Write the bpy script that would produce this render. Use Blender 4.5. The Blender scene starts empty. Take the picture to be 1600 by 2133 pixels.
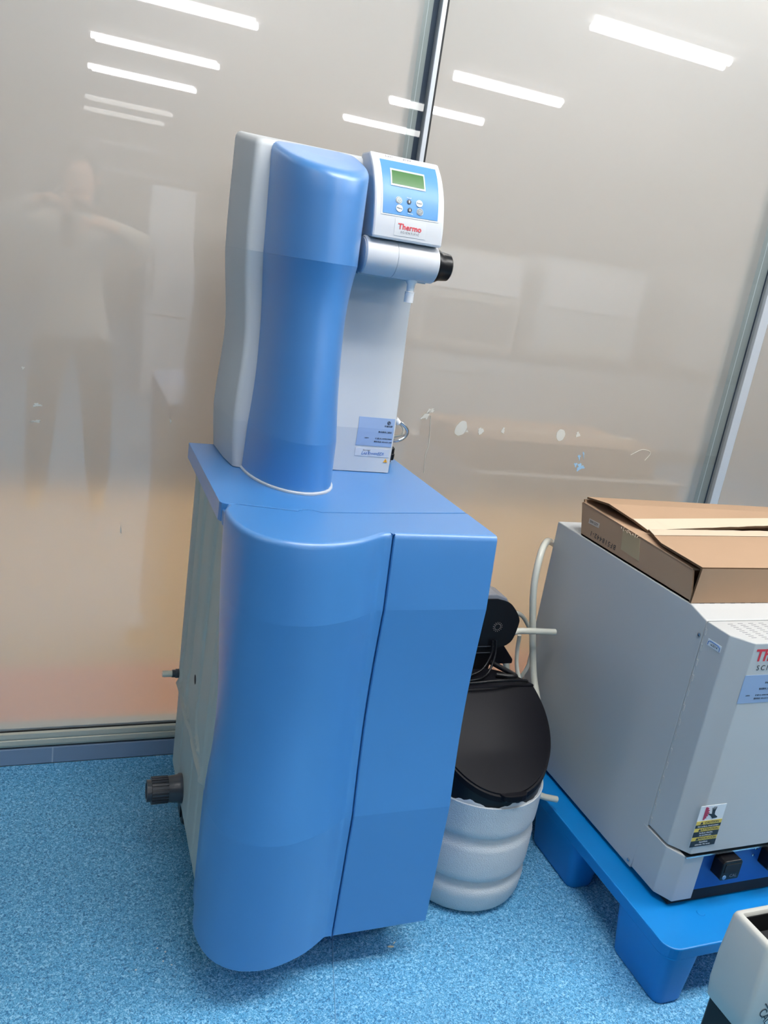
import bpy, bmesh, math, random
from mathutils import Vector, Matrix
import numpy as np
random.seed(7)
SC = bpy.context.scene
COL = SC.collection

# ------------------------------------------------------------------ camera
CY, CZ = -2.10369, 1.45
PITCH, YAW, ROLL, FPX = 0.28773, -0.39484, 0.15684, 1692.55
fwd = Vector((-math.sin(YAW) * math.cos(PITCH), math.cos(YAW) * math.cos(PITCH), -math.sin(PITCH)))
r0 = Vector((math.cos(YAW), math.sin(YAW), 0)); u0 = r0.cross(fwd)
rt = math.cos(ROLL) * r0 + math.sin(ROLL) * u0
up = -math.sin(ROLL) * r0 + math.cos(ROLL) * u0
cd = bpy.data.cameras.new('camera'); cam = bpy.data.objects.new('camera', cd); COL.objects.link(cam)
cd.sensor_fit = 'HORIZONTAL'; cd.sensor_width = 36; cd.lens = FPX / 1600 * 36
cd.clip_start = 0.01; cd.clip_end = 100
M = Matrix((rt, up, -fwd)).transposed().to_4x4(); M.translation = (0, CY, CZ)
cam.matrix_world = M
SC.camera = cam

# ------------------------------------------------------------------ world, exposure
w = bpy.data.worlds.new('world'); SC.world = w; w.use_nodes = True
w.node_tree.nodes['Background'].inputs[0].default_value = (0.75, 0.85, 1, 1)
w.node_tree.nodes['Background'].inputs[1].default_value = 0.02
SC.view_settings.view_transform = 'Standard'; SC.view_settings.look = 'None'
SC.view_settings.gamma = 1; SC.view_settings.use_curve_mapping = False
SC.view_settings.exposure = -0.08
LAMP = 19.0        # radiance of the ceiling tubes
LAMP_N = 45.0      # radiance of the tubes by the partition, raised to light tops above fronts
LAMP_B = 125.0      # radiance of the lamps added in the corridor to backlight the glass
SC.cycles.max_bounces = 6; SC.cycles.diffuse_bounces = 3; SC.cycles.glossy_bounces = 3
SC.cycles.transmission_bounces = 6; SC.cycles.caustics_reflective = False; SC.cycles.caustics_refractive = False
SC.cycles.use_denoising = True; SC.cycles.sample_clamp_indirect = 6
SC.cycles.use_adaptive_sampling = True; SC.cycles.adaptive_threshold = 0.02; SC.cycles.use_light_tree = False

# ------------------------------------------------------------------ materials
def srgb(r, g, b):
    f = lambda c: (c / 255 / 12.92) if c / 255 <= 0.04045 else ((c / 255 + 0.055) / 1.055) ** 2.4
    return (f(r), f(g), f(b), 1)

def mat(name, col, rough=0.5, metal=0.0, spec=0.5, bump=0.0, bscale=300, vary=0.0, vscale=4, coat=0.0, emit=None, estr=0, trans=0.0, ior=1.5):
    m = bpy.data.materials.new(name); m.use_nodes = True
    nt = m.node_tree; b = nt.nodes['Principled BSDF']
    b.inputs['Base Color'].default_value = col
    b.inputs['Roughness'].default_value = rough
    b.inputs['Metallic'].default_value = metal
    b.inputs['Specular IOR Level'].default_value = spec
    b.inputs['IOR'].default_value = ior
    b.inputs['Coat Weight'].default_value = coat; b.inputs['Coat Roughness'].default_value = 0.32 if coat else 0.03
    b.inputs['Transmission Weight'].default_value = trans
    tc = nt.nodes.new('ShaderNodeTexCoord')
    if vary > 0:
        n = nt.nodes.new('ShaderNodeTexNoise'); n.inputs['Scale'].default_value = vscale; n.inputs['Detail'].default_value = 4
        nt.links.new(tc.outputs['Object'], n.inputs['Vector'])
        mx = nt.nodes.new('ShaderNodeMixRGB'); mx.blend_type = 'MULTIPLY'; mx.inputs[0].default_value = 1
        r = nt.nodes.new('ShaderNodeMapRange'); r.inputs['To Min'].default_value = 1 - vary; r.inputs['To Max'].default_value = 1 + vary
        nt.links.new(n.outputs['Fac'], r.inputs['Value'])
        mx.inputs[1].default_value = col; nt.links.new(r.outputs[0], mx.inputs[2]); nt.links.new(mx.outputs[0], b.inputs['Base Color'])
    if bump > 0:
        n = nt.nodes.new('ShaderNodeTexNoise'); n.inputs['Scale'].default_value = bscale; n.inputs['Detail'].default_value = 2
        nt.links.new(tc.outputs['Object'], n.inputs['Vector'])
        bp = nt.nodes.new('ShaderNodeBump'); bp.inputs['Strength'].default_value = bump; bp.inputs['Distance'].default_value = 0.002
        nt.links.new(n.outputs['Fac'], bp.inputs['Height']); nt.links.new(bp.outputs['Normal'], b.inputs['Normal'])
    if emit:
        b.inputs['Emission Color'].default_value = emit; b.inputs['Emission Strength'].default_value = estr
    return m

BLUE = mat('blue_plastic', srgb(56, 127, 194), 0.40, coat=1.0, bump=0.06, bscale=900)
SHELL = mat('grey_white_plastic', srgb(200, 203, 206), 0.45, bump=0.05, bscale=900)
HEADM = mat('white_plastic', srgb(212, 213, 217), 0.38)
NOZZLE = mat('bright_white_plastic', srgb(240, 240, 242), 0.35)
TANKM = mat('grey_green_polyethylene', srgb(186, 190, 182), 0.5, vary=0.05)
BLACK = mat('black_plastic', srgb(15, 15, 18), 0.30, spec=0.25)
BLUE.node_tree.nodes['Principled BSDF'].inputs['Coat IOR'].default_value = 1.75
BLUE.node_tree.nodes['Principled BSDF'].inputs['Coat Roughness'].default_value = 0.42
LIDM = mat('black_satin_plastic', srgb(18, 18, 23), 0.40, spec=0.09, bump=0.05, bscale=700)
DARK = mat('dark_gap', srgb(14, 16, 20), 0.7)
PVC = mat('dark_grey_pvc', srgb(58, 62, 70), 0.3)
SALTW = mat('white_textured_polyethylene', srgb(214, 218, 222), 0.55, bump=0.9, bscale=420, vary=0.05, vscale=14)
LINER = mat('translucent_plastic_film', srgb(225, 228, 230), 0.25, trans=0.5, ior=1.2)
HOSE = mat('milky_tubing', srgb(228, 226, 212), 0.2, coat=0.5)
HOSE2 = mat('clear_tubing', srgb(226, 220, 200), 0.15, coat=0.5)
PALLET = mat('bright_blue_polyethylene', srgb(0, 128, 206), 0.42, vary=0.06, vscale=9)
OVENM = mat('light_grey_enamel', srgb(196, 197, 197), 0.4, bump=0.04, bscale=1200)
OVENB = mat('dark_blue_panel', srgb(28, 82, 158), 0.35)
STEEL = mat('steel', (0.6, 0.6, 0.62, 1), 0.25, metal=1.0)
CARD = mat('cardboard', srgb(172, 142, 116), 0.85, spec=0.2, vary=0.05, vscale=7)
CARDE = mat('cardboard_edge', srgb(96, 74, 56), 0.95, spec=0.1)
TAPE = mat('cream_paper_tape', srgb(212, 194, 170), 0.6, vary=0.03, vscale=20)
TAPE2 = mat('brown_parcel_tape', srgb(176, 156, 124), 0.3)
ALU = mat('silver_aluminium', srgb(208, 212, 218), 0.32, metal=0.35)
ALUG = mat('grey_aluminium', srgb(150, 156, 156), 0.5, metal=0.2)
ALUC = mat('cream_aluminium', srgb(206, 204, 190), 0.42, metal=0.1)
NAVY = mat('navy_gasket', srgb(40, 54, 74), 0.5)
BASEB = mat('blue_grey_skirting', srgb(128, 150, 178), 0.45, vary=0.05, vscale=6)
WALLM = mat('painted_wall', srgb(150, 150, 148), 0.8)
CEILM = mat('white_ceiling', srgb(205, 206, 208), 0.9)
DEVM = mat('beige_instrument_plastic', srgb(206, 205, 198), 0.5)
WHITEP = mat('white_label', srgb(232, 236, 240), 0.4)
LABELB = mat('pale_blue_label', srgb(150, 172, 206), 0.4)
PANELB = mat('blue_overlay', srgb(84, 142, 198), 0.35)
LCD = mat('green_display', srgb(66, 108, 60), 0.3, emit=srgb(80, 150, 70), estr=0.02)
LCDF = mat('display_surround', srgb(206, 218, 214), 0.35)
RED = mat('red_print', srgb(214, 48, 62), 0.5)
REDP = mat('crimson_print', srgb(176, 50, 84), 0.5)
INK = mat('black_print', srgb(28, 32, 40), 0.5)
GREYI = mat('grey_print', srgb(120, 122, 128), 0.5)
BLUEI = mat('blue_print', srgb(52, 104, 176), 0.5)
YEL = mat('yellow_print', srgb(222, 196, 84), 0.5)
ORANGE = mat('orange_print', srgb(240, 168, 30), 0.5)
WHITEI = mat('white_print', srgb(238, 240, 242), 0.5)
BTNG = mat('grey_button', srgb(128, 134, 138), 0.45)
GLUE = mat('glue_residue', srgb(206, 205, 198), 0.7)
GLUEB = mat('blue_residue', srgb(150, 190, 222), 0.7)
WELD = mat('pale_blue_weld', srgb(120, 176, 214), 0.5)
JACKET = mat('pale_jacket', srgb(205, 200, 190), 0.9, vary=0.12, vscale=9)
TROUS = mat('olive_trousers', srgb(52, 54, 46), 0.9)
SKIN = mat('skin', srgb(206, 160, 132), 0.55)
HAIR = mat('black_hair', srgb(24, 22, 22), 0.5)
SHOE = mat('tan_shoes', srgb(196, 168, 122), 0.6)
FRIDGE = mat('white_enamel', srgb(236, 236, 240), 0.35)
BENCHT = mat('bench_top', srgb(120, 126, 130), 0.4)
BENCHM = mat('bench_cupboard', srgb(196, 204, 208), 0.5)
TUBE = mat('lit_tube', (1, 1, 1, 1), 0.5, emit=(1.0, 0.985, 0.95, 1), estr=LAMP)
TUBEN = mat('boosted_tube', (1, 1, 1, 1), 0.5, emit=(1.0, 0.985, 0.95, 1), estr=LAMP_N)
TUBED = mat('dim_tube', (1, 1, 1, 1), 0.5, emit=(1.0, 0.985, 0.95, 1), estr=1.6)
TUBEB = mat('added_corridor_tube', (1, 1, 1, 1), 0.5, emit=(1.0, 0.945, 0.90, 1), estr=LAMP_B)
SALMON = mat('salmon_floor_border', srgb(240, 184, 146), 0.6)
BEIGEF = mat('beige_floor', srgb(240, 206, 160), 0.6)
CWALL = mat('corridor_wall', srgb(182, 178, 176), 0.8)

def floor_mat():
    m = bpy.data.materials.new('speckled_blue_vinyl'); m.use_nodes = True
    nt = m.node_tree; b = nt.nodes['Principled BSDF']; L = nt.links.new
    tc = nt.nodes.new('ShaderNodeTexCoord')
    n1 = nt.nodes.new('ShaderNodeTexNoise'); n1.inputs['Scale'].default_value = 185; n1.inputs['Detail'].default_value = 1.5; n1.inputs['Distortion'].default_value = 1.4
    n2 = nt.nodes.new('ShaderNodeTexNoise'); n2.inputs['Scale'].default_value = 3; n2.inputs['Detail'].default_value = 3
    n3 = nt.nodes.new('ShaderNodeTexNoise'); n3.inputs['Scale'].default_value = 260; n3.inputs['Detail'].default_value = 1; n3.inputs['Distortion'].default_value = 1.8
    mp = nt.nodes.new('ShaderNodeMapping'); mp.inputs['Location'].default_value = (3, 7, 1)
    L(tc.outputs['Object'], n1.inputs['Vector']); L(tc.outputs['Object'], n2.inputs['Vector'])
    L(tc.outputs['Object'], mp.inputs['Vector']); L(mp.outputs[0], n3.inputs['Vector'])
    cr = nt.nodes.new('ShaderNodeValToRGB'); e = cr.color_ramp.elements
    e[0].position = 0.36; e[0].color = srgb(40, 104, 152)
    e[1].position = 0.47; e[1].color = srgb(76, 150, 196)
    x = e.new(0.56); x.color = srgb(92, 164, 206)
    x = e.new(0.66); x.color = srgb(150, 202, 228)
    L(n1.outputs['Fac'], cr.inputs[0])
    cr2 = nt.nodes.new('ShaderNodeValToRGB'); e = cr2.color_ramp.elements
    e[0].position = 0.60; e[0].color = (0, 0, 0, 1); e[1].position = 0.72; e[1].color = (0.65, 0.65, 0.65, 1)
    L(n3.outputs['Fac'], cr2.inputs[0])
    mx = nt.nodes.new('ShaderNodeMixRGB'); L(cr2.outputs[0], mx.inputs[0]); L(cr.outputs[0], mx.inputs[1]); mx.inputs[2].default_value = srgb(176, 218, 236)
    r = nt.nodes.new('ShaderNodeMapRange'); r.inputs['From Min'].default_value = 0.3; r.inputs['From Max'].default_value = 0.7
    r.inputs['To Min'].default_value = 1.03; r.inputs['To Max'].default_value = 1.25
    L(n2.outputs['Fac'], r.inputs['Value'])
    mm = nt.nodes.new('ShaderNodeMixRGB'); mm.blend_type = 'MULTIPLY'; mm.inputs[0].default_value = 1
    L(mx.outputs[0], mm.inputs[1]); L(r.outputs[0], mm.inputs[2]); L(mm.outputs[0], b.inputs['Base Color'])
    b.inputs['Roughness'].default_value = 0.5
    return m
FLOORM = floor_mat()

def glass_mat():
    """Clear float glass with a milky frosting film on its back: mirror-like front, blurred see-through, part diffuse."""
    m = bpy.data.materials.new('frosted_glass'); m.use_nodes = True
    nt = m.node_tree; nt.nodes.clear(); L = nt.links.new
    out = nt.nodes.new('ShaderNodeOutputMaterial')
    rf = nt.nodes.new('ShaderNodeBsdfRefraction'); rf.inputs['IOR'].default_value = 1.45; rf.inputs['Roughness'].default_value = 0.24
    rf.inputs['Color'].default_value = (0.93, 0.93, 0.92, 1)
    df = nt.nodes.new('ShaderNodeBsdfDiffuse'); df.inputs['Color'].default_value = srgb(226, 224, 218)
    tl = nt.nodes.new('ShaderNodeBsdfGlossy'); tl.inputs['Roughness'].default_value = 0.36; tl.inputs['Color'].default_value = (0.8, 0.8, 0.8, 1)
    m1 = nt.nodes.new('ShaderNodeMixShader'); m1.inputs[0].default_value = 0.34
    L(rf.outputs[0], m1.inputs[1]); L(df.outputs[0], m1.inputs[2])
    m2 = nt.nodes.new('ShaderNodeMixShader'); m2.inputs[0].default_value = 0.09
    L(m1.outputs[0], m2.inputs[1]); L(tl.outputs[0], m2.inputs[2])
    gl = nt.nodes.new('ShaderNodeBsdfGlossy'); gl.inputs['Roughness'].default_value = 0.012
    fr = nt.nodes.new('ShaderNodeFresnel'); fr.inputs['IOR'].default_value = 1.62
    mul = nt.nodes.new('ShaderNodeMath'); mul.operation = 'MULTIPLY'; mul.inputs[1].default_value = 2.7
    L(fr.outputs[0], mul.inputs[0])
    m3 = nt.nodes.new('ShaderNodeMixShader'); L(mul.outputs[0], m3.inputs[0]); L(m2.outputs[0], m3.inputs[1]); L(gl.outputs[0], m3.inputs[2])
    L(m3.outputs[0], out.inputs[0])
    return m
GLASS = glass_mat()
def clear_glass_mat():
    m = bpy.data.materials.new('clear_glass'); m.use_nodes = True
    nt = m.node_tree; nt.nodes.clear(); L = nt.links.new
    out = nt.nodes.new('ShaderNodeOutputMaterial')
    tr = nt.nodes.new('ShaderNodeBsdfTransparent'); tr.inputs[0].default_value = (0.93, 0.94, 0.935, 1)
    gl = nt.nodes.new('ShaderNodeBsdfGlossy'); gl.inputs['Roughness'].default_value = 0.012
    fr = nt.nodes.new('ShaderNodeFresnel'); fr.inputs['IOR'].default_value = 1.55
    ge = nt.nodes.new('ShaderNodeNewGeometry'); sb = nt.nodes.new('ShaderNodeMath'); sb.operation = 'SUBTRACT'; sb.inputs[0].default_value = 1; sb.use_clamp = True; L(ge.outputs['Backfacing'], sb.inputs[1])
    ml = nt.nodes.new('ShaderNodeMath'); ml.operation = 'MULTIPLY'; L(fr.outputs[0], ml.inputs[0]); L(sb.outputs[0], ml.inputs[1])
    mx = nt.nodes.new('ShaderNodeMixShader'); L(ml.outputs[0], mx.inputs[0]); L(tr.outputs[0], mx.inputs[1]); L(gl.outputs[0], mx.inputs[2])
    L(mx.outputs[0], out.inputs[0])
    return m
CLEAR = clear_glass_mat()
def back_glass_mat():
    m = bpy.data.materials.new('glass_back_face'); m.use_nodes = True
    nt = m.node_tree; nt.nodes.clear()
    out = nt.nodes.new('ShaderNodeOutputMaterial')
    rf = nt.nodes.new('ShaderNodeBsdfRefraction'); rf.inputs['IOR'].default_value = 1.45; rf.inputs['Roughness'].default_value = 0.2
    nt.links.new(rf.outputs[0], out.inputs[0])
    return m
GLASSB = back_glass_mat()

# ------------------------------------------------------------------ helpers
def link(o, parent=None, label=None, kind=None):
    COL.objects.link(o)
    if parent is not None:
        o.parent = parent
        if parent.type == 'EMPTY':
            o.matrix_parent_inverse = Matrix.Translation(-Vector(parent.location))
    if label: o['label'] = label
    if kind: o['kind'] = kind
    return o
def thing(name, loc, label, cat, group=None, kind=None):
    o = bpy.data.objects.new(name, None); COL.objects.link(o); o.location = loc; o.empty_display_size = 0.05
    if label: o['label'] = label
    if cat: o['category'] = cat
    if group: o['group'] = group
    if kind: o['kind'] = kind
    return o
def tag(o, label, cat, group=None):
    o['label'] = label; o['category'] = cat
    if group: o['group'] = group
    return o
def from_bm(name, bm, m, parent=None, smooth=False, label=None, kind=None, angle=None):
    bmesh.ops.recalc_face_normals(bm, faces=bm.faces[:])
    me = bpy.data.meshes.new(name); bm.to_mesh(me); bm.free()
    for x in (m if isinstance(m, (list, tuple)) else [m]): me.materials.append(x)
    if smooth:
        me.polygons.foreach_set('use_smooth', [True] * len(me.polygons))
        if angle is not None: me.set_sharp_from_angle(angle=math.radians(angle))
    return link(bpy.data.objects.new(name, me), parent, label, kind)
def add_box(bm, lo, hi, bevel=0, seg=2):
    r = bmesh.ops.create_cube(bm, size=1)
    vs = r['verts']
    for v in vs:
        v.co = Vector([(lo[i] + hi[i]) / 2 + v.co[i] * (hi[i] - lo[i]) for i in range(3)])
    if bevel > 0:
        es = list({e for v in vs for e in v.link_edges})
        bmesh.ops.bevel(bm, geom=es, offset=bevel, segments=seg, profile=0.5, affect='EDGES')
def box(name, lo, hi, m, parent=None, bevel=0, seg=2, **k):
    bm = bmesh.new(); add_box(bm, lo, hi, bevel, seg)
    return from_bm(name, bm, m, parent, **k)
def boxes(name, lst, m, parent=None, bevel=0, **k):
    bm = bmesh.new()
    for lo, hi in lst: add_box(bm, lo, hi, bevel)
    return from_bm(name, bm, m, parent, **k)
def add_prism(bm, poly, axis, a, b, bevel=0, seg=2):
    """poly: 2-D points in the other two axes (in cyclic xyz order without axis)."""
    def P(p, t):
        c = [0, 0, 0]; o = [i for i in range(3) if i != axis]
        c[axis] = t; c[o[0]] = p[0]; c[o[1]] = p[1]; return c
    A = [bm.verts.new(P(p, a)) for p in poly]; B = [bm.verts.new(P(p, b)) for p in poly]
    fs = [bm.faces.new(A), bm.faces.new(B[::-1])]
    n = len(poly)
    for i in range(n): fs.append(bm.faces.new((A[i], B[i], B[(i + 1) % n], A[(i + 1) % n])))
    if bevel > 0:
        es = [e for e in set(e for f in fs for e in f.edges)]
        bmesh.ops.recalc_face_normals(bm, faces=fs)
        es = [e for e in es if len(e.link_faces) == 2 and e.calc_face_angle(0) > 0.35]
        bmesh.ops.bevel(bm, geom=es, offset=bevel, segments=seg, profile=0.5, affect='EDGES')
def prism(name, poly, axis, a, b, m, parent=None, bevel=0, smooth=None, **k):
    bm = bmesh.new(); add_prism(bm, poly, axis, a, b, bevel)
    sm = bool(smooth)
    return from_bm(name, bm, m, parent, smooth=sm, angle=12 if sm else None, **k)
def loft(name, bands, m, parent=None, cap0=True, cap1=True, **k):
    """bands: list of lists of rings (each ring list of xyz, closed). Bands do not share vertices, so a crease stays between them."""
    verts, faces = [], []
    for bi, rings in enumerate(bands):
        base = len(verts); n = len(rings[0])
        for r in rings: verts += [tuple(p) for p in r]
        for i in range(len(rings) - 1):
            for j in range(n):
                a = base + i * n + j; b = base + i * n + (j + 1) % n
                faces.append((a, b, b + n, a + n))
        if bi == 0 and cap0:
            base2 = len(verts); verts += [tuple(p) for p in rings[0]]; faces.append(tuple(range(base2 + n - 1, base2 - 1, -1)))
        if bi == len(bands) - 1 and cap1:
            base2 = len(verts); verts += [tuple(p) for p in rings[-1]]; faces.append(tuple(range(base2, base2 + n)))
    me = bpy.data.meshes.new(name); me.from_pydata(verts, [], faces); me.update()
    bm = bmesh.new(); bm.from_mesh(me)
    ang = k.pop('angle', 50)
    return from_bm(name, bm, m, parent, smooth=True, angle=ang, **k)
def crom(pts, n=8):
    P = [Vector(p) for p in pts]; P = [2 * P[0] - P[1]] + P + [2 * P[-1] - P[-2]]; out = []
    for i in range(1, len(P) - 2):
        for s in range(n):
            t = s / n
            out.append(0.5 * ((2 * P[i]) + (P[i + 1] - P[i - 1]) * t + (2 * P[i - 1] - 5 * P[i] + 4 * P[i + 1] - P[i + 2]) * t * t + (3 * P[i] - P[i - 1] - 3 * P[i + 1] + P[i + 2]) * t ** 3))
    out.append(P[-2]); return out
def add_tube(bm, pts, r, seg=10, smooth=6, caps=True, hollow=False):
    path = crom(pts, smooth) if smooth > 1 and len(pts) > 2 else [Vector(p) for p in pts]
    prev = None; rings = []
    for i, p in enumerate(path):
        t = (path[min(i + 1, len(path) - 1)] - path[max(i - 1, 0)]).normalized()
        if prev is None:
            n = t.orthogonal().normalized()
        else:
            n = (prev - t * prev.dot(t)).normalized()
        prev = n; b = t.cross(n)
        rr = r[i] if isinstance(r, list) else r
        rings.append([bm.verts.new(p + rr * (math.cos(2 * math.pi * j / seg) * n + math.sin(2 * math.pi * j / seg) * b)) for j in range(seg)])
    for a, b in zip(rings, rings[1:]):
        for j in range(seg): bm.faces.new((a[j], a[(j + 1) % seg], b[(j + 1) % seg], b[j]))
    if caps: bm.faces.new(rings[0][::-1]); bm.faces.new(rings[-1])
def tube(name, pts, r, m, parent=None, seg=10, smooth=6, **k):
    bm = bmesh.new(); add_tube(bm, pts, r, seg, smooth); return from_bm(name, bm, m, parent, smooth=True, angle=50, **k)
def add_lathe(bm, prof, center, axis='z', seg=48):
    """prof: (radius, height) pairs along the axis."""
    rings = []
    for r, h in prof:
        ring = []
        for j in range(seg):
            a = 2 * math.pi * j / seg; c, s = math.cos(a) * r, math.sin(a) * r
            p = {'z': (c, s, h), 'x': (h, c, s), 'y': (c, h, s)}[axis]
            ring.append(bm.verts.new(Vector(center) + Vector(p)))
        rings.append(ring)
    for a, b in zip(rings, rings[1:]):
        for j in range(seg): bm.faces.new((a[j], a[(j + 1) % seg], b[(j + 1) % seg], b[j]))
    bm.faces.new(rings[0][::-1]); bm.faces.new(rings[-1])
def lathe(name, prof, center, m, parent=None, axis='z', seg=48, angle=40, **k):
    bm = bmesh.new(); add_lathe(bm, prof, center, axis, seg); return from_bm(name, bm, m, parent, smooth=True, angle=angle, **k)
def text(name, s, loc, size, m, parent=None, X=(1, 0, 0), Y=(0, 0, 1), align='CENTER', spacing=1.0, bold=0.0, shear=0.0, **k):
    cu = bpy.data.curves.new(name, 'FONT'); cu.body = s; cu.size = size; cu.align_x = align; cu.align_y = 'CENTER'
    cu.space_character = spacing; cu.extrude = 0.0001; cu.offset = bold; cu.shear = shear; cu.resolution_u = 3
    cu.materials.append(m)
    tmp = bpy.data.objects.new(name, cu); COL.objects.link(tmp); bpy.context.view_layer.update()
    me = bpy.data.meshes.new_from_object(tmp.evaluated_get(bpy.context.evaluated_depsgraph_get()))
    bpy.data.objects.remove(tmp); bpy.data.curves.remove(cu)
    o = bpy.data.objects.new(name, me)
    X = Vector(X).normalized(); Y = Vector(Y).normalized(); Z = X.cross(Y)
    link(o, parent, **k)
    mm = Matrix((X, Y, Z)).transposed().to_4x4(); mm.translation = Vector(loc)
    off = Vector(parent.location) if parent is not None and parent.type == 'EMPTY' else Vector((0, 0, 0))
    o.matrix_basis = mm
    return o
def lerp(a, b, t): return a + (b - a) * t
def interp(x, X, Y): return float(np.interp(x, X, Y))
def sm_interp(x, X, Y):
    """smooth (Catmull-Rom) interpolation through the given values"""
    n = len(X)
    if x <= X[0]: return Y[0]
    if x >= X[-1]: return Y[-1]
    i = max(j for j in range(n - 1) if X[j] <= x)
    t = (x - X[i]) / (X[i + 1] - X[i])
    def sl(j):
        if j == 0: return (Y[1] - Y[0]) / (X[1] - X[0])
        if j == n - 1: return (Y[-1] - Y[-2]) / (X[-1] - X[-2])
        return (Y[j + 1] - Y[j - 1]) / (X[j + 1] - X[j - 1])
    h = X[i + 1] - X[i]; m0, m1 = sl(i) * h, sl(i + 1) * h
    return (2 * t ** 3 - 3 * t ** 2 + 1) * Y[i] + (t ** 3 - 2 * t ** 2 + t) * m0 + (-2 * t ** 3 + 3 * t ** 2) * Y[i + 1] + (t ** 3 - t ** 2) * m1

# ================================================================== SETTING
CEIL = 3.30
o = box('floor', (-4, -15, -0.05), (8, 0, 0), FLOORM, kind='structure')
tube('weld_seam', [(0.66, -0.55, 0.0), (0.60, -0.76, 0.0), (0.549, -0.956, 0.0), (0.50, -1.14, 0.0), (0.2, -2.4, 0)], 0.0014, WELD, o, seg=6, smooth=4)
box('ceiling', (-4, -15, CEIL), (8, 3, CEIL + 0.05), CEILM, kind='structure')
box('wall_left', (-4.1, -15, 0), (-4, 3, CEIL), WALLM, kind='structure')
box('wall_right', (8, -15, 0), (8.1, 3, CEIL), WALLM, kind='structure')
wf = box('wall_front', (-4, -15.1, 0), (8, -15, CEIL), WALLM, kind='structure')
# corridor behind the glass
fb = box('floor_corridor', (-4, 0.02, -0.05), (8, 2.7, -0.001), BEIGEF, kind='structure')
box('floor_border', (-4, 0.03, -0.001), (8, 0.56, 0.001), SALMON, fb)
box('wall_corridor', (-4, 2.7, 0), (8, 2.8, CEIL), CWALL, kind='structure')

# glass partition along y = 0
ZB = 0.104
base = box('baseboard_back', (-4, 0.0, 0), (8, 0.012, 0.052), BASEB, bevel=0.003, kind='structure')
boxes('joint', [((0.0, -0.0008, 0.002), (0.0035, 0.001, 0.05))], mat('pale_joint', srgb(176, 190, 204), 0.6), base)
rail = thing('trim_1', (0, 0, 0.05), None, None, kind='structure')
prism('rail_profile', [(0.004, 0.056), (0.004, 0.064), (-0.004, 0.066), (-0.004, 0.080), (-0.001, 0.082), (-0.001, 0.085), (-0.004, 0.087), (-0.004, 0.101), (0.004, 0.104), (0.06, 0.104), (0.06, 0.052), (0.012, 0.052)], 0, -4, 8, ALUC, rail)
box('rail_shadow_gap', (-4, 0.006, 0.050), (8, 0.05, 0.057), DARK, rail)
box('gasket', (-4, 0.0035, 0.1035), (8, 0.02, 0.107), DARK, rail)
box('trim_2', (-4, -0.004, 3.22), (8, 0.06, CEIL), ALUC, kind='structure')
def pane(name, x0, x1):
    o = box(name, (x0, 0.006, ZB), (x1, 0.016, 3.22), [GLASS, GLASSB], kind='structure')
    for p in o.data.polygons: p.material_index = 0 if p.normal.y < -0.5 else 1
    return o
win1 = pane('window_1', -4, 0.7755)
win2 = pane('window_2', 0.8375, 2.0035)
box('clear_edge', (0.7755, 0.006, ZB), (0.8178, 0.0155, 3.22), CLEAR, win1)
box('clear_edge', (2.0035, 0.006, ZB), (2.0658, 0.0155, 3.22), CLEAR, win2)
win3 = pane('window_3', 2.103, 8)
def mullion(name, g0, g1, n1, b1, d1):
    t = thing(name, ((g0 + d1) / 2, 0, ZB), None, None, kind='structure')
    # stile standing just behind the pane edge, gasket, bright front post, seal
    box('rear_stile', (g0, 0.0165, ZB), (g1, 0.06, 3.22), ALUG, t)
    box('stile_seal', (g0 - 0.002, 0.0164, ZB), (g0, 0.04, 3.22), DARK, t)
    box('stile_ridge', (g0 + (g1 - g0) * 0.45, 0.0162, ZB), (g0 + (g1 - g0) * 0.5, 0.0166, 3.22), ALU, t)
    if n1 > g1 + 0.003: box('navy_gasket', (g1, 0.017, ZB), (n1, 0.06, 3.22), NAVY, t)
    box('front_post', (n1, -0.006, ZB), (b1, 0.06, 3.22), ALU, t, bevel=0.0015)
    box('post_seal', (b1, -0.001, ZB), (d1, 0.06, 3.22), DARK, t)
mullion('trim_3', 0.778, 0.803, 0.818, 0.8305, 0.8372)
mullion('trim_4', 2.006, 2.060, 2.066, 2.100, 2.103)
# glue residue on the panes (flat marks on the real glass)
def blob(name, x, z, rx, rz, m, parent, rot=0, jag=0.12, n=22):
    bm = bmesh.new(); ph = random.random() * 6
    pts = []
    for i in range(n):
        a = 2 * math.pi * i / n; k = 1 + jag * math.sin(3 * a + ph) + jag * 0.6 * math.sin(7 * a + 2 * ph)
        c, s = math.cos(a) * rx * k, math.sin(a) * rz * k
        pts.append((x + c * math.cos(rot) - s * math.sin(rot), z + c * math.sin(rot) + s * math.cos(rot)))
    add_prism(bm, pts, 1, 0.0062, 0.0052)
    return from_bm(name, bm, m, parent)
for x, z, rx, rz, rot, j in [(1.079, 1.04, 0.017, 0.024, -0.5, 0.04), (1.145, 1.037, 0.009, 0.010, 0, 0.15), (1.219, 1.044, 0.005, 0.009, 0, 0.2), (1.422, 1.045, 0.0155, 0.0185, 0, 0.03), (1.484, 1.051, 0.007, 0.008, 0.4, 0.25), (0.962, 1.071, 0.007, 0.017, -0.6, 0.4), (0.975, 1.083, 0.004, 0.010, -0.9, 0.4), (1.10, 1.033, 0.004, 0.003, 0, 0.3)]:
    blob('glue_mark', x, z, rx, rz, GLUE, win2, rot, j)
for x, z, rx, rz in [(1.507, 0.98, 0.004, 0.008), (1.519, 0.948, 0.012, 0.010), (1.521, 0.989, 0.002, 0.010), (1.500, 0.955, 0.005, 0.006)]:
    blob('glue_mark', x, z, rx, rz, GLUEB, win2, 0.3, 0.4)
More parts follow.
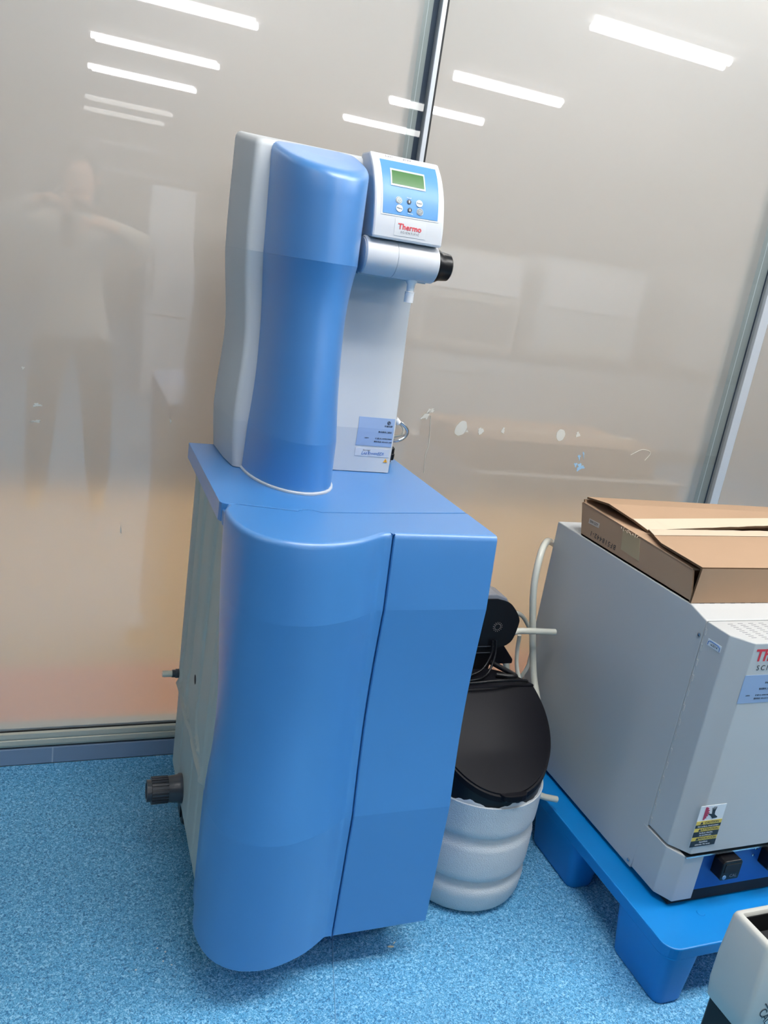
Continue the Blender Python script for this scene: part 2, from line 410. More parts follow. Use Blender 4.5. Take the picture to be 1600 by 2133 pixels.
for x, z, rx, rz in [(-0.064, 1.011, 0.009, 0.004), (-0.065, 0.971, 0.010, 0.003), (-0.097, 1.098, 0.003, 0.003), (0.252, 0.997, 0.002, 0.006), (0.147, 0.696, 0.0016, 0.012)]:
    blob('glue_mark', x, z, rx, rz, GLUE, win1, 0.1, 0.35)
tube('scratch', [(0.976, 0.0055, 1.07), (0.985, 0.0055, 0.99), (0.98, 0.0055, 0.955), (0.985, 0.0055, 0.90)], 0.0011, GLUE, win2, seg=5)
tube('scratch', [(1.70, 0.0055, 1.00), (1.74, 0.0055, 1.02), (1.775, 0.0055, 1.012), (1.76, 0.0055, 0.985)], 0.001, GLUE, win2, seg=5)

# ceiling lights: rows of twin-tube fixtures
def fixture(x0, x1, y, mtube=TUBE, z=CEIL, label='', grp='ceiling lights of the laboratory'):
    t = thing('ceiling_light', ((x0 + x1) / 2, y, z), label, 'ceiling light', grp)
    prism('housing', [(y - 0.12, z), (y - 0.09, z - 0.035), (y + 0.09, z - 0.035), (y + 0.12, z)], 0, x0 - 0.03, x1 + 0.03, CEILM, t)
    for i, dy in enumerate((-0.060, 0.060)):
        bm = bmesh.new(); s = (0.05 if i == 0 else 0)
        add_lathe(bm, [(0.018, x0 + s), (0.027, x0 + s + 0.006), (0.027, x1 - 0.05 + s), (0.018, x1 - 0.044 + s)], (0, y + dy, z - 0.064), 'x', 8)
        from_bm('tube', bm, mtube, t, smooth=True, angle=40)
    return t
rows = {'left': (0.10, 1.40, [-1.2, -3.35, -5.63, -7.70, -9.55, -12.3, -13.7]), 'right': (3.20, 4.42, [-1.2, -3.33, -5.60, -7.32, -9.05])}
for side, (x0, x1, ys) in rows.items():
    for i, y in enumerate(ys):
        where = ('nearest the glass partition', 'second from the glass partition', 'third from the glass partition', 'fourth from the glass partition', 'fifth from the glass partition', 'dim, sixth from the partition', 'dim, farthest from the partition')[i]
        fixture(x0, x1, y, TUBED if y < -11 else (TUBEN if y > -2 else TUBE), label='twin-tube ceiling light of the %s row, %s' % (side, where))
for x0, lb in ((0.10, 'above the salt tank'), (1.65, 'above the grey oven'), (3.20, 'right of the oven')):  # extra run added out of view so tops get more light than fronts
    fixture(x0, x0 + 1.28, -1.62, TUBEN, label='added twin-tube ceiling light by the partition, ' + lb)
fixture(-2.9, -1.6, -1.4, TUBEN, label='added twin-tube ceiling light far left by the partition')  # added out of view to lift the dark floor and faces on the left
fixture(-2.9, -1.6, -3.35, TUBE, label='added twin-tube ceiling light far left, second from the partition')  # also added, more light for the left-facing sides
fixture(1.65, 2.93, -1.2, TUBEN, label='added twin-tube ceiling light nearest the partition, above the oven')  # added out of view to strengthen the overhead light
for x in (-2.2, 0.2, 2.6, 5.0):  # unseen lamps added to light the frosted panes from behind
    fixture(x, x + 1.2, 1.5, TUBEB, label='added corridor ceiling light behind frosted glass, %s' % {-2.2: 'leftmost', 0.2: 'second from left', 2.6: 'third from left', 5.0: 'rightmost'}[x], grp='added corridor lights')

# ================================================================== WATER PURIFIER (cabinet + tower)
WP = thing('water_purifier', (0.52, -0.5, 0), 'tall blue and grey water purification tower on blue cabinet by the glass wall', 'water purifier')
YF = lambda z: sm_interp(z, [0.10, 0.405], [-0.838, -0.842]) if z <= 0.405 else (-0.829 + (-0.818 + 0.829) * (z - 0.85) / 0.147 if z >= 0.85 else lerp(-0.842, -0.829, (z - 0.405) / 0.445) + 0.013 * math.sin(math.pi * (z - 0.405) / 0.445))
WX = lambda z: sm_interp(z, [0.10, 0.405, 0.52, 0.65, 0.85, 0.997], [0.955, 0.955, 0.935, 0.935, 0.985, 1.0])
DY = lambda z: sm_interp(z, [0.10, 0.405, 0.6, 0.85, 0.997], [0.86, 0.92, 0.84, 0.97, 1.0])
TOPC = [(0.5475, -0.8218), (0.5425, -0.8235), (0.528, -0.8345), (0.511, -0.8465), (0.492, -0.8585), (0.47, -0.869), (0.45, -0.876), (0.43, -0.882), (0.41, -0.886), (0.39, -0.8865), (0.37, -0.884), (0.35, -0.879), (0.333, -0.871), (0.318, -0.860), (0.304, -0.846), (0.292, -0.829), (0.283, -0.808), (0.276, -0.784), (0.272, -0.760), (0.2705, -0.735), (0.272, -0.712), (0.277, -0.696), (0.2815, -0.688)]
def front_ring(z, inset=0.0):
    yf, wx, dy = YF(z), WX(z), DY(z)
    pts = [(0.777, yf), (0.672, yf), (0.5655, yf), (0.5635, yf + 0.002), (0.5630, yf + 0.008), (0.5610, yf + 0.008), (0.5605, yf + 0.002), (0.5585, yf)]
    for x, y in TOPC: pts.append((0.545 + (x - 0.545) * wx, yf + (y + 0.822) * dy))
    n = len(pts); out = []
    for i, (x, y) in enumerate(pts):
        a = pts[max(i - 1, 0)]; b = pts[min(i + 1, n - 1)]
        tx, ty = b[0] - a[0], b[1] - a[1]; l = math.hypot(tx, ty) or 1
        nx, ny = -ty / l, tx / l      # inward
        if 3 <= i <= 6: nx, ny = 0, 1
        out.append((x - nx * inset * -1 * -1 if False else x + (-nx) * -inset * -1 if False else x + nx * -inset, y + ny * -inset, z))
    # back line (seam), from left to right
    xl = out[-1][0]
    for x, y in [(xl + 0.0, -0.678), (0.300, -0.680), (0.36, -0.6955), (0.410, -0.7085), (0.414, -0.7035), (0.423, -0.6985), (0.433, -0.6975), (0.443, -0.7005), (0.451, -0.7065), (0.455, -0.7105), (0.56, -0.703), (0.67, -0.691), (0.777, -0.6795)]:
        out.append((x, y, z))
    return out
# find inward sign once: the front flat must move to larger y
_t = front_ring(0.5, 0.01)[1][1] - front_ring(0.5, 0)[1][1]
SG = 1 if _t > 0 else -1
def FR(z, ins): return front_ring(z, ins * SG)
zs1 = [0.105, 0.2, 0.3, 0.405]; zs2 = [0.405 + 0.445 * i / 12 for i in range(13)]; zs3 = [0.85, 0.90, 0.95, 0.986]
top_r = [(z, i) for z, i in [(0.986, 0), (0.9905, 0.0008), (0.994, 0.0025), (0.9962, 0.005), (0.9970, 0.0085)]]
loft('front_cover', [[FR(0.100, 0.004)] + [FR(0.1035, 0.001)] + [FR(z, 0) for z in zs1], [FR(z, 0) for z in zs2], [FR(z, 0) for z in zs3] + [FR(z, i) for z, i in top_r[1:]]], BLUE, WP, angle=31)
# top slab
slab = [(0.2707, -0.2182), (0.777, -0.2182), (0.777, -0.6755), (0.67, -0.687), (0.56, -0.699), (0.4555, -0.7065), (0.451, -0.703), (0.443, -0.697), (0.433, -0.694), (0.423, -0.695), (0.414, -0.700), (0.4095, -0.7045), (0.36, -0.691), (0.300, -0.675), (0.292, -0.677), (0.281, -0.677), (0.274, -0.672), (0.2707, -0.664)]
prism('top_slab', [(x, y + (0.0012 if y < -0.6 else 0)) for x, y in slab], 2, 0.9605, 0.997, BLUE, WP, bevel=0.0009)
prism('slab_corner', [(0.276, -0.672), (0.300, -0.672), (0.300, -0.690), (0.286, -0.692), (0.276, -0.686)], 2, 0.957, 0.985, BLUE, WP, bevel=0.002)
box('inner_liner', (0.40, -0.70, 0.14), (0.765, -0.24, 0.955), DARK, WP)
# right side panel and feet, castor
box('side_panel', (0.768, -0.80, 0.105), (0.776, -0.23, 0.958), BLUE, WP, bevel=0.002)
# ribbed polyethylene reservoir on the left
def rib_y(z): return 0
X0 = 0.293
ny, nz = 150, 150
grid = []
RIBS = [[(-0.262, 0.96), (-0.275, 0.66), (-0.268, 0.45), (-0.285, 0.405), (-0.325, 0.394)],
        [(-0.400, 0.96), (-0.398, 0.68), (-0.376, 0.47), (-0.392, 0.412), (-0.438, 0.392)],
        [(-0.555, 0.96), (-0.544, 0.74), (-0.524, 0.47), (-0.545, 0.425), (-0.592, 0.408)]]
def seg_d(y, z, a, b):
    vy, vz = b[0] - a[0], b[1] - a[1]; t = max(0, min(1, ((y - a[0]) * vy + (z - a[1]) * vz) / (vy * vy + vz * vz)))
    return math.hypot(y - a[0] - t * vy, z - a[1] - t * vz)
def tank_x(y, z):
    """depth of the left wall: flat with raised ribs and a diagonal step"""
    x = X0
    e = min(y + 0.70, -0.205 - y)
    if e < 0.018: x += (0.018 - e) ** 2 * 30
    if z < 0.135: x += (0.135 - z) * 0.2
    zdiag = interp(y, [-0.70, -0.64, -0.21], [0.378, 0.378, 0.366])
    for L_ in RIBS:
        d = min(seg_d(y, z, L_[i], L_[i + 1]) for i in range(len(L_) - 1))
        x -= 0.0060 * math.exp(-(d / 0.0045) ** 2)
    if z > zdiag:                                                  # sunk panels between the ribs
        for ya, yb in ((-0.30, -0.262), (-0.40, -0.365), (-0.545, -0.50)):
            if z > 0.45: x += 0.008 * math.exp(-((y - (ya + yb) / 2 - 0.01) / 0.018) ** 2) * min(1, (z - 0.45) / 0.06)
    d = abs(z - zdiag) if y > -0.655 else math.hypot(z - zdiag, y + 0.655)
    x -= 0.0058 * math.exp(-(d / 0.0042) ** 2)
    d = seg_d(y, z, (-0.645, 0.378), (-0.672, 0.96)); x -= 0.004 * math.exp(-(d / 0.009) ** 2)
    if z < zdiag:
        x += 0.004 * min(1, (zdiag - z) / 0.01)
        for yc in (-0.33, -0.50, -0.60):
            d = abs(y - yc); x += 0.004 * math.exp(-(d / 0.008) ** 2) * min(1, max(0, (zdiag - 0.04 - z) / 0.02))
    return x
bm = bmesh.new()
V = [[bm.verts.new((tank_x(-0.70 + 0.495 * i / ny, 0.118 + 0.842 * j / nz), -0.70 + 0.495 * i / ny, 0.118 + 0.842 * j / nz)) for j in range(nz + 1)] for i in range(ny + 1)]
for i in range(ny):
    for j in range(nz): bm.faces.new((V[i][j], V[i][j + 1], V[i + 1][j + 1], V[i + 1][j]))
B = [[bm.verts.new((0.42, V[i][j].co.y, V[i][j].co.z)) for j in (0, nz)] for i in (0, ny)]
bm.faces.new([V[i][0] for i in range(ny + 1)] + [B[1][0], B[0][0]])
bm.faces.new([V[i][nz] for i in range(ny + 1)][::-1] + [B[0][1], B[1][1]])
bm.faces.new([V[0][j] for j in range(nz + 1)][::-1] + [B[0][0], B[0][1]])
bm.faces.new([V[ny][j] for j in range(nz + 1)] + [B[1][1], B[1][0]])
bm.faces.new((B[0][0], B[0][1], B[1][1], B[1][0]))
from_bm('reservoir', bm, TANKM, WP, smooth=True, angle=60, label='grey-green ribbed plastic reservoir on the left side')
lathe('reservoir_port', [(0.001, X0 - 0.0005), (0.011, X0 - 0.0005), (0.011, X0 + 0.01)], (0, -0.464, 0.512), DARK, WP, 'x', 16)
# large drain fitting near the floor
DY0, DZ0 = -0.395, 0.175
ft = lathe('drain_fitting', [(0.036, 0.298), (0.036, 0.290), (0.033, 0.286), (0.031, 0.266), (0.029, 0.262)], (0, DY0, DZ0), PVC, WP, 'x', 28)
bm = bmesh.new()
prof = []
for k_ in range(24):
    a = 2 * math.pi * k_ / 24
    for s_, rr in ((0, 0.0325), (0.5, 0.0325), (0.52, 0.030), (0.98, 0.030)):
        prof.append((DY0 + rr * math.cos(a + s_ * 2 * math.pi / 24), DZ0 + rr * math.sin(a + s_ * 2 * math.pi / 24)))
add_prism(bm, prof, 0, 0.264, 0.225)
from_bm('union_nut', bm, PVC, ft)
lathe('pipe_stub', [(0.026, 0.228), (0.026, 0.214), (0.020, 0.214), (0.018, 0.224)], (0, DY0, DZ0), PVC, ft, 'x', 24)
f2 = lathe('overflow_fitting', [(0.012, 0.30), (0.012, 0.285), (0.010, 0.284), (0.010, 0.276)], (0, -0.225, 0.395), PVC, WP, 'x', 16)
lathe('hose_tail', [(0.008, 0.278), (0.0085, 0.255), (0.007, 0.252)], (0, -0.225, 0.395), HOSE2, f2, 'x', 14)
for cx, cy in ((0.33, -0.30), (0.33, -0.72), (0.73, -0.30), (0.73, -0.72)):
    c = lathe('castor', [(0.012, -0.013), (0.036, -0.012), (0.040, -0.006), (0.040, 0.006), (0.036, 0.012), (0.012, 0.013)], (cx, cy, 0.040), BLACK, WP, 'x', 24)
    boxes('castor_fork', [((cx - 0.018, cy - 0.02, 0.03), (cx - 0.014, cy + 0.02, 0.10)), ((cx + 0.014, cy - 0.02, 0.03), (cx + 0.018, cy + 0.02, 0.10)), ((cx - 0.02, cy - 0.025, 0.10), (cx + 0.02, cy + 0.025, 0.145))], BLACK, c)

# ---- tower: shell
T0 = 0.9985
OFF = lambda z: interp(z, [0.997, 1.10], [-0.032, -0.036]) if z <= 1.10 else (sm_interp(z, [1.10, 1.15, 1.2, 1.25, 1.3, 1.35, 1.4, 1.445], [-0.036, -0.030, -0.024, -0.017, -0.010, -0.005, -0.006, -0.016]) if z < 1.445 else interp(z, [1.445, 1.66], [-0.016, -0.004]))
WW = lambda z: interp(z, [0.997, 1.10], [0.845, 0.815]) if z <= 1.10 else (sm_interp(z, [1.10, 1.15, 1.2, 1.25, 1.3, 1.35, 1.4, 1.445], [0.815, 0.775, 0.745, 0.735, 0.735, 0.75, 0.785, 0.828]) if z < 1.445 else interp(z, [1.445, 1.66], [0.828, 0.862]))
OP = lambda z: (OFF(z) + 0.032) * 0.75
XL = lambda z: sm_interp(z, [0.997, 1.10, 1.28, 1.445, 1.68], [0.327, 0.319, 0.328, 0.313, 0.313])
def shell_ring(z, ins=0, slope=0.0):
    yp = -0.394 + OP(z) + ins; xl = XL(z) + ins; xr = 0.7085 - ins * 0.5
    cf = -0.418 + OP(z) * 1.0 + ins       # front corner of the left flange
    pts = [(xr, -0.20 - ins), (xr, -0.27), (xr, yp + 0.004), (xr - 0.004, yp), (0.65, yp), (0.60, yp), (0.566, yp), (0.52, yp - 0.004), (0.44, yp - 0.02)]
    xc = xl + 0.013 + 0.012
    for k_ in range(7):
        a = math.pi / 2 * k_ / 6
        pts.append((xc - 0.014 * math.sin(a), cf + 0.014 - 0.014 * math.cos(a)))
    pts += [(xl + 0.008, cf + 0.04), (xl + 0.003, cf + 0.09), (xl, -0.222), (xl + 0.003, -0.208), (xl + 0.015, -0.20 - ins)]
    return [(x, y, z + slope * (-0.20 - y) * -1) for x, y in pts]
def band(z0, z1, n, f): return [f(lerp(z0, z1, i / n)) for i in range(n + 1)]
SL = 0.14
topb = [shell_ring(1.445, 0, 0)] + [shell_ring(z, 0, SL * (z - 1.445) / 0.235) for z in (1.50, 1.56, 1.62, 1.668)]
topb += [shell_ring(1.674, 0.0010, SL), shell_ring(1.679, 0.0035, SL), shell_ring(1.682, 0.007, SL), shell_ring(1.6832, 0.011, SL)]
loft('tower_shell', [band(T0, 1.10, 3, shell_ring), band(1.10, 1.4449, 12, shell_ring), topb], SHELL, WP, angle=55, label='grey-white tower shell behind the blue column')
# ---- blue column
FOOT = [(0.340, -0.38), (0.3405, -0.40), (0.343, -0.424), (0.347, -0.447), (0.354, -0.472), (0.365, -0.499), (0.379, -0.521), (0.396, -0.540), (0.414, -0.554), (0.433, -0.562), (0.452, -0.566), (0.472, -0.564), (0.490, -0.557), (0.507, -0.547), (0.522, -0.532), (0.534, -0.513), (0.542, -0.492), (0.548, -0.465), (0.551, -0.435), (0.553, -0.41), (0.553, -0.37)]
def col_ring(z, ins=0.0, slope=0.0, grow=0.0):
    w, off = WW(z), OFF(z); cx = 0.45; r = []
    for x, y in FOOT:
        k = 1 - (ins - grow) / 0.10
        X, Y = cx + (x - cx) * w * k, (-0.40 + (y + 0.40) * k) + off
        r.append((X, Y, z + slope * (Y + 0.40)))
    return r
cs = 0.27
ctop = [col_ring(1.445)] + [col_ring(z, 0, cs * (z - 1.445) / 0.2) for z in (1.50, 1.56, 1.60, 1.636)]
ctop += [col_ring(1.643, 0.0012, cs), col_ring(1.648, 0.004, cs), col_ring(1.6515, 0.009, cs), col_ring(1.6530, 0.015, cs), col_ring(1.656, 0.05, cs)]
loft('column_cover', [[col_ring(z) for z in (T0 + 0.003, 1.03, 1.06, 1.10)], band(1.10, 1.4449, 14, col_ring), ctop], BLUE, WP, angle=55, label='blue hourglass-shaped column cover')
loft('column_base_rim', [[col_ring(T0 - 0.001, 0, 0, 0.0038), col_ring(T0 + 0.0022, 0, 0, 0.0038), col_ring(T0 + 0.0035, 0, 0, 0.002)]], SHELL, WP, label='thin white rim under the blue column')

# ---- control head
HY = ([1.500, 1.508, 1.54, 1.57, 1.60, 1.62, 1.645, 1.674], [-0.492, -0.492, -0.489, -0.481, -0.469, -0.457, -0.437, -0.404])
def hy(z): return sm_interp(z, HY[0], HY[1])
hp = [(hy(1.507 + 0.165 * i / 20), 1.507 + 0.165 * i / 20) for i in range(21)]
HEAD = prism('control_head', hp + [(-0.355, 1.672), (-0.355, 1.507)], 0, 0.553, 0.7065, HEADM, WP, bevel=0.0045, smooth=True, label='white control head with display')
def patch(name, c, m, off, parent, n=10, th=0.0006):
    """c: TL,TR,BR,BL in (x,z); follows the curved front of the head"""
    bm = bmesh.new(); g = []
    for j in range(n + 1):
        row = []
        for i in range(5):
            s, t = i / 4, j / n
            x = lerp(lerp(c[0][0], c[1][0], s), lerp(c[3][0], c[2][0], s), t)
            z = lerp(lerp(c[0][1], c[1][1], s), lerp(c[3][1], c[2][1], s), t)
            row.append((bm.verts.new((x, hy(z) - off, z)), bm.verts.new((x, hy(z) - off + th, z))))
        g.append(row)
    for j in range(n):
        for i in range(4):
            bm.faces.new([g[j][i][0], g[j][i + 1][0], g[j + 1][i + 1][0], g[j + 1][i][0]])
            bm.faces.new([g[j][i][1], g[j + 1][i][1], g[j + 1][i + 1][1], g[j][i + 1][1]])
    for j in range(n):
        for i in (0, 4): bm.faces.new([g[j][i][0], g[j + 1][i][0], g[j + 1][i][1], g[j][i][1]])
    for i in range(4):
        for j in (0, n): bm.faces.new([g[j][i][0], g[j][i + 1][0], g[j][i + 1][1], g[j][i][1]])
    return from_bm(name, bm, m, parent, smooth=True, angle=40)
patch('overlay_border', [(0.5665, 1.6625), (0.6975, 1.6635), (0.6935, 1.5545), (0.5675, 1.5525)], WHITEP, 0.0008, HEAD)
patch('blue_overlay', [(0.570, 1.6595), (0.6945, 1.6605), (0.6905, 1.5575), (0.5705, 1.5555)], PANELB, 0.0015, HEAD)
patch('display_frame', [(0.5885, 1.6440), (0.6640, 1.6440), (0.6630, 1.6105), (0.5870, 1.6105)], LCDF, 0.0026, HEAD)
patch('display', [(0.5915, 1.6405), (0.6610, 1.6405), (0.6602, 1.6145), (0.5902, 1.6145)], LCD, 0.0031, HEAD)
def face_frame(z):
    d = 0.002; ty = hy(z + d) - hy(z - d); v = Vector((0, ty, 2 * d)).normalized(); return v, Vector((1, 0, 0)).cross(v)
def face_disc(name, x, z, r, m, off, parent):
    v, nrm = face_frame(z); bm = bmesh.new()
    X = Vector((1, 0, 0)); c = Vector((x, hy(z), z)); n = 24
    nrm = nrm if nrm.y < 0 else -nrm
    A = [bm.verts.new(c + nrm * off + r * (math.cos(2 * math.pi * i / n) * X + math.sin(2 * math.pi * i / n) * v)) for i in range(n)]
    Bv = [bm.verts.new(q.co - nrm * 0.0012) for q in A]
    bm.faces.new(A); bm.faces.new(Bv[::-1])
    for i in range(n): bm.faces.new((A[i], Bv[i], Bv[(i + 1) % n], A[(i + 1) % n]))
    return from_bm(name, bm, m, parent)
def face_text(name, s, x, z, size, m, off=0.0035, parent=None, **k):
    v, nrm = face_frame(z); nrm = nrm if nrm.y < 0 else -nrm
    p = Vector((x, hy(z), z)) + nrm * off
    return text(name, s, p, size, m, parent or HEAD, X=(1, 0, 0), Y=tuple(v), **k)
bz = [(0.6041, 1.5832, 0.0064, BTNG, 'power'), (0.6263, 1.5835, 0.0045, INK, 'up'), (0.6485, 1.5837, 0.0072, WHITEP, 'enter'), (0.6054, 1.5679, 0.0072, WHITEP, 'menu'), (0.6280, 1.5682, 0.0045, INK, 'down'), (0.6504, 1.5681, 0.0066, BTNG, 'vol')]
for x, z, r, m_, nm in bz:
    if m_ is BTNG: face_disc('button_ring', x, z, r + 0.0008, WHITEP, 0.0022, HEAD)
    face_disc('button', x, z, r, m_, 0.0028, HEAD)
face_disc('button_face', 0.6041, 1.5832, 0.0050, LCDF, 0.0031, HEAD)
face_text('lettering', 'Enter', 0.6485, 1.5837, 0.0052, INK)
face_text('lettering', 'Menu', 0.6054, 1.5679, 0.0052, INK)
face_text('lettering', 'VOL', 0.6504, 1.5694, 0.0042, WHITEI); face_text('lettering', 'SET', 0.6504, 1.5660, 0.0038, WHITEI)
face_text('lettering', 'Manual', 0.6256, 1.5903, 0.0034, WHITEI); face_text('lettering', 'Volume', 0.6290, 1.5612, 0.0034, WHITEI)
def arrow(x, z, s):
    v, nrm = face_frame(z); nrm = nrm if nrm.y < 0 else -nrm; c = Vector((x, hy(z), z)) + nrm * 0.0030
    bm = bmesh.new()
    P = [(0, 1), (0.62, 0.25), (0.2, 0.25), (0.2, -0.9), (-0.2, -0.9), (-0.2, 0.25), (-0.62, 0.25)]
    A = [bm.verts.new(c + Vector((1, 0, 0)) * a * 0.003 + v * b * 0.003 * s) for a, b in P]; bm.faces.new(A)
    g = bmesh.ops.extrude_face_region(bm, geom=bm.faces[:]); bmesh.ops.translate(bm, verts=[q for q in g['geom'] if isinstance(q, bmesh.types.BMVert)], vec=nrm * 0.0002)
    from_bm('arrow_mark', bm, WHITEI, HEAD)
arrow(0.6263, 1.5835, 1); arrow(0.6280, 1.5682, -1)
# power symbol
v_, n_ = face_frame(1.5832); n_ = n_ if n_.y < 0 else -n_; cc = Vector((0.6041, hy(1.5832), 1.5832)) + n_ * 0.0033
bm = bmesh.new(); add_tube(bm, [cc + Vector((1, 0, 0)) * 0.0027 * math.sin(a) + v_ * 0.0027 * math.cos(a) for a in [0.6 + i * 0.42 for i in range(13)]], 0.00035, 5, 1)
add_tube(bm, [cc + v_ * 0.0004, cc + v_ * 0.0036], 0.00035, 5, 1)
from_bm('power_mark', bm, INK, HEAD)
patch('name_plate', [(0.5985, 1.5485), (0.6665, 1.5490), (0.6670, 1.5175), (0.5985, 1.5165)], mat('name_plate_white', srgb(216, 217, 220), 0.35), 0.0006, HEAD)
face_text('lettering', 'Thermo', 0.6312, 1.5345, 0.0155, RED, 0.0012, bold=0.00025)
face_text('lettering', 'SCIENTIFIC', 0.6325, 1.5243, 0.0058, GREYI, 0.0012, spacing=1.45)
face_text('handwriting', 'Lavi', 0.592, 1.6668, 0.0085, GREYI, 0.0012, shear=0.2, spacing=1.2)
face_text('handwriting', '0154', 0.632, 1.6662, 0.0080, GREYI, 0.0012, shear=0.2, spacing=1.15)
# neck/bracket behind the head and barrel
box('head_mount', (0.565, -0.41, 1.44), (0.700, -0.355, 1.51), SHELL, WP, bevel=0.003)
prism('barrel_shelf', [(-0.375, 1.445), (-0.375, 1.452), (-0.448, 1.437), (-0.448, 1.431)], 0, 0.548, 0.703, SHELL, WP, bevel=0.0015)
# dispensing barrel
BYc, BZc, BR = -0.456, 1.4715, 0.0375
bar = lathe('dispenser_barrel', [(BR - 0.002, 0.548), (BR, 0.550), (BR, 0.6148), (BR - 0.0012, 0.6152), (BR - 0.0012, 0.6162), (BR, 0.6166), (BR, 0.708), (BR - 0.002, 0.7095)], (0, BYc, BZc), HEADM, WP, 'x', 56, label='white horizontal dispensing barrel')
lathe('barrel_cap', [(0.030, 0.5455), (0.033, 0.5465), (0.033, 0.549)], (0, BYc, BZc), mat('grey_end_cap', srgb(186, 190, 198), 0.4), bar, 'x', 40)
lathe('knob', [(0.0325, 0.7095), (0.034, 0.711), (0.0335, 0.716), (0.0300, 0.722), (0.0285, 0.735), (0.0275, 0.7425), (0.0240, 0.7455), (0.010, 0.7462)], (0, BYc, BZc), BLACK, WP, 'x', 48, label='black dispensing knob')
nz_ = lathe('nozzle', [(0.0075, -0.055), (0.0098, -0.0545), (0.0100, -0.034), (0.0105, -0.0335), (0.0105, -0.033), (0.0078, -0.0325), (0.0085, -0.018), (0.0125, -0.012), (0.0120, 0.0)], (0.6655, -0.458, 1.4445), NOZZLE, WP, 'z', 28, label='white outlet nozzle')

# ---- stickers on the white panel
def py(z): return -0.394 + OP(z)
yp1 = py(1.095)
def decal(name, x0, x1, z0, z1, m, y, parent, th=0.0006, bevel=0):
    return box(name, (x0, y - th, z0), (x1, y, z1), m, parent)
def panel_patch(name, x0, x1, z0, z1, m, off=0.0004):
    bm = bmesh.new(); n = 8; A = []
    for j in range(n + 1):
        z = lerp(z0, z1, j / n); y = py(z) - off
        A.append([bm.verts.new((x0, y, z)), bm.verts.new((x1, y, z)), bm.verts.new((x1, y + 0.0009, z)), bm.verts.new((x0, y + 0.0009, z))])
    for a, b in zip(A, A[1:]):
        for i in range(4): bm.faces.new((a[i], a[(i + 1) % 4], b[(i + 1) % 4], b[i]))
    bm.faces.new(A[0]); bm.faces.new(A[-1][::-1])
    return from_bm(name, bm, m, WP)
panel_patch('service_label', 0.6165, 0.7035, 1.0605, 1.1265, LABELB, 0.0008).__setitem__('label', 'pale blue service label with Chinese text')
ptxt = lambda s, x, z, sz, m=INK, **k: text('lettering', s, (x, py(z) - 0.0013, z), sz, m, WP, **k)
# logo ring
bm = bmesh.new(); add_tube(bm, [(0.6895 + 0.0036 * math.cos(a), py(1.1165) - 0.0012, 1.1165 + 0.0036 * math.sin(a)) for a in [i * math.pi / 8 for i in range(17)]], 0.0007, 5, 1); add_tube(bm, [(0.688, py(1.1165) - 0.0012, 1.1135), (0.6905, py(1.1165) - 0.0012, 1.1195)], 0.0008, 5, 1); from_bm('logo_mark', bm, INK, WP)
ptxt('乐诚仪器', 0.689, 1.1085, 0.0050); ptxt('售后服务二维码', 0.6825, 1.0945, 0.0047)
ptxt('LABWA', 0.640, 1.0790, 0.0032)
ptxt('仪 器 SN. A0900190809', 0.681, 1.0790, 0.0041); ptxt('服务电话: 400-6251-495', 0.681, 1.0712, 0.0043)
panel_patch('model_plate', 0.6175, 0.7015, 1.0355, 1.0545, mat('model_plate_grey', srgb(206, 210, 218), 0.4), 0.0008)
ptxt('Barnstead', 0.6445, 1.0500, 0.0044, GREYI, shear=0.25)
ptxt('L', 0.6350, 1.0425, 0.0105, BLUEI, shear=0.25); ptxt('AB', 0.6418, 1.0419, 0.0078, BLUEI, shear=0.25); ptxt('T', 0.6495, 1.0425, 0.0105, BLUEI, shear=0.25); ptxt('OWER', 0.6610, 1.0419, 0.0072, BLUEI, shear=0.25); ptxt('EDI', 0.6795, 1.0425, 0.0105, BLUEI, shear=0.25)
bm = bmesh.new(); add_prism(bm, [(0.6905, 1.0235), (0.7000, 1.0235), (0.69525, 1.0320)], 1, py(1.028) - 0.0010, py(1.028)); from_bm('warning_triangle', bm, ORANGE, WP)
ptxt('!!', 0.6953, 1.0266, 0.0055, INK)
# hoses and valve behind the tower's right edge
tube('steel_hose', [(0.70, -0.25, 1.108), (0.735, -0.30, 1.106), (0.760, -0.30, 1.101), (0.779, -0.30, 1.083), (0.774, -0.30, 1.066), (0.755, -0.30, 1.056), (0.735, -0.27, 1.050), (0.70, -0.25, 1.048)], 0.0042, STEEL, WP, seg=10)
tube('clear_hose', [(0.70, -0.24, 1.104), (0.735, -0.285, 1.101), (0.765, -0.285, 1.094), (0.775, -0.285, 1.080), (0.768, -0.285, 1.066), (0.735, -0.26, 1.055), (0.70, -0.24, 1.052)], 0.0030, HOSE, WP, seg=8)
tube('hose_clip', [(0.742, -0.303, 1.110), (0.752, -0.303, 1.100)], 0.007, NOZZLE, WP, smooth=1)
lathe('valve_cap', [(0.004, 1.000), (0.004, 1.004), (0.010, 1.006), (0.011, 1.020), (0.009, 1.022), (0.0095, 1.034), (0.006, 1.038)], (0.748, -0.29, 0), BLACK, WP, 'z', 20)
for x, y in ((0.366, -0.640), (0.377, -0.651), (0.371, -0.663), (0.435, -0.655), (0.470, -0.648), (0.40, -0.73)):
    pass

